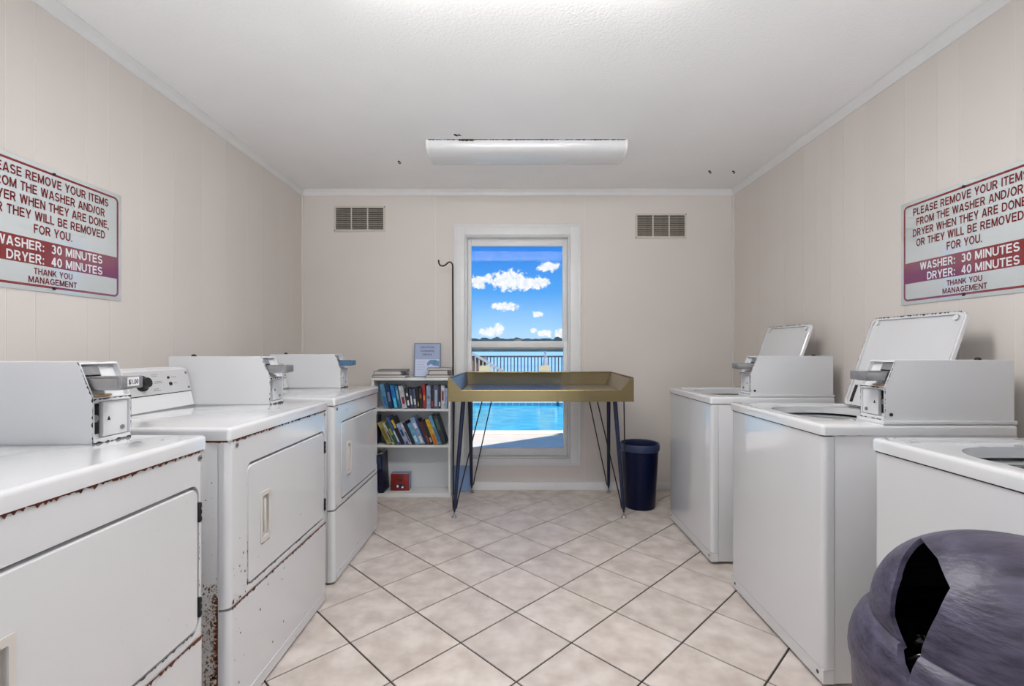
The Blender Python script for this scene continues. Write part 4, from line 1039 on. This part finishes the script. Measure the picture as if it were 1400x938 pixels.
bm = bmesh.new(); prism(bm, [(-.026, .028), (-.012, .026), (-.010, .044), (-.022, .046)], 'xz', -.0036, -.003); prism(bm, [(.012, .022), (.028, .022), (.028, .034), (.014, .034)], 'xz', -.0036, -.003); obj('picture_lights', bm, SIGNL, cv)
bm = bmesh.new()
for k in range(5): prism(bm, [(-.02 + k * .008, .072 + k % 2 * .006), (-.014 + k * .008, .072), (-.012 + k * .008, .098), (-.02 + k * .008, .094 + k % 3 * .005)], 'xz', -.003, -.002)
obj('cover_emblem', bm, mat('print_brown', srgb(84, 50, 40), .4, noise=.3, nscale=60), cv)

# on top of the bookcase
def flat_book(label, xc, yc, z, w, d, t, col, rz=0, group=None, name='book'):
    o = thing(name, label, 'book', (xc, yc, z), rz, group)
    m = mat('cover_%02x%02x%02x' % col, srgb(*col), .42, noise=.3, nscale=30)
    bm = bmesh.new(); box(bm, -w / 2, w / 2, -d / 2, d / 2, .0003, .003); box(bm, -w / 2, w / 2, -d / 2, d / 2, t - .0027, t); box(bm, -w / 2, -w / 2 + .003, -d / 2, d / 2, .003, t - .0027); obj('cover', bm, m, o, sm=False)
    obj('pages', B(-w / 2 + .003, w / 2 - .004, -d / 2 + .004, d / 2 - .004, .0031, t - .0028), PAPER, o, sm=False)
    return o
flat_book('flat grey-blue book at the bottom of the left stack on the bookcase', -.975, 3.735, BZ, .255, .165, .022, (70, 84, 112), .02, 'stack on the left of the bookcase top')
flat_book('thick grey magazine pile on the left stack of the bookcase top', -.985, 3.738, BZ + .0223, .215, .15, .030, (140, 146, 160), -.06, 'stack on the left of the bookcase top')
flat_book('thin dark folder on top of the left stack on the bookcase', -.955, 3.745, BZ + .0526, .225, .14, .010, (96, 102, 116), .10, 'stack on the left of the bookcase top')
flat_book('pale book at the bottom of the right stack on the bookcase', -.597, 3.725, BZ, .185, .14, .022, (96, 110, 134), .03, 'stack on the right of the bookcase top')
flat_book('thick paperback in the middle of the right stack on the bookcase', -.592, 3.73, BZ + .0223, .150, .11, .036, (150, 150, 156), -.05, 'stack on the right of the bookcase top')
flat_book('grey book on top of the right stack on the bookcase', -.588, 3.735, BZ + .0586, .195, .13, .018, (142, 148, 156), .08, 'stack on the right of the bookcase top')
sh = thing('sign_holder', 'clear upright sign holder with a blue library notice on the bookcase', 'sign', (-.700, 3.775, BZ))
lean_ = Matrix.Rotation(-.10, 4, 'X')
w_, h_ = .212, .272
def tilt(bm): bmesh.ops.transform(bm, matrix=lean_, verts=bm.verts); return bm
obj('sheet', tilt(B(-w_ / 2 + .004, w_ / 2 - .004, -.0015, .0015, .003, h_ - .004)), mat('notice_paper', srgb(160, 174, 206), .35, noise=.03, coat=.6), sh)
obj('lower_sheet', tilt(B(-w_ / 2 + .010, w_ / 2 - .012, -.0022, -.0016, .006, h_ * .52)), mat('notice_white', srgb(206, 216, 240), .35, noise=.03, coat=.6), sh)
bm = bmesh.new(); prism(bm, [(.002, .088), (.03, .105), (.05, .09), (.094, .085), (.094, .128), (.06, .138), (.02, .136), (-.004, .112)], 'xz', -.0028, -.0023); tilt(bm); obj('notice_picture', bm, mat('notice_blue', srgb(112, 156, 200), .4, noise=.4, nscale=30), sh)
bm = bmesh.new()
for k, ww in enumerate((.075, .06, .07, .055)): box(bm, -.085, -.085 + ww, -.0026, -.0022, .118 - k * .02, .121 - k * .02)
tilt(bm); obj('notice_lines', bm, mat('notice_line', srgb(160, 176, 214), .4, noise=.05), sh)['kind'] = 'stuff'
bm = bmesh.new(); ring(bm, rrect(-w_ / 2, w_ / 2, 0.001, h_, .004, 2), rrect(-w_ / 2 + .005, w_ / 2 - .005, .006, h_ - .005, .003, 2), 'xz', -.004, .003); tilt(bm); obj('frame', bm, mat('acrylic_edge', srgb(110, 124, 152), .2, noise=.05), sh)
obj('foot', B(-w_ / 2, w_ / 2, -.003, .04, .0004, .003), mat('acrylic_foot', srgb(180, 190, 206), .15, noise=.05), sh)
INK = mat('notice_ink', srgb(48, 56, 84), .5, noise=.1)
mt0 = lean_
for s_, zz, ww in (('Inlet Pointe', .232, .108), ('Community', .203, .112), ('Library', .174, .074)):
    text('lettering', s_, INK, sh, mt0 @ frame((0, -.0022, zz), (1, 0, 0), (0, 0, 1), (0, -1, 0)), ww, .017, .012)

# ------------------------------------------------------------------ crook pole, blue folder
cp_ = bmesh.new()
pp_ = [(-.482, 3.715, .0), (-.484, 3.715, .9), (-.487, 3.715, 1.74)]
hx = [(1.80, -.487), (1.818, -.490), (1.831, -.500), (1.834, -.512), (1.828, -.526), (1.814, -.540), (1.804, -.556), (1.803, -.572), (1.808, -.586), (1.824, -.596), (1.85, -.598)]
tube(cp_, pp_ + [(x, 3.715, z) for z, x in hx], .0062, 10)
tag(obj('crook_pole', cp_, BLACKROD), 'tall thin black metal pole with a crook top beside the window', 'pole')
fo = thing('folder', 'light blue folder leaning on the wall between bookcase and table leg', 'folder', (-.425, 3.815, 0))
bm = bmesh.new(); box(bm, -.066, .066, -.006, .004, .002, .205, .001); obj('cover', tilt(bm) if False else bm, mat('folder_blue', srgb(134, 160, 202), .5, noise=.06), fo)
obj('pages', B(-.062, .064, -.0035, .0015, .2052, .2075), PAPER, fo)
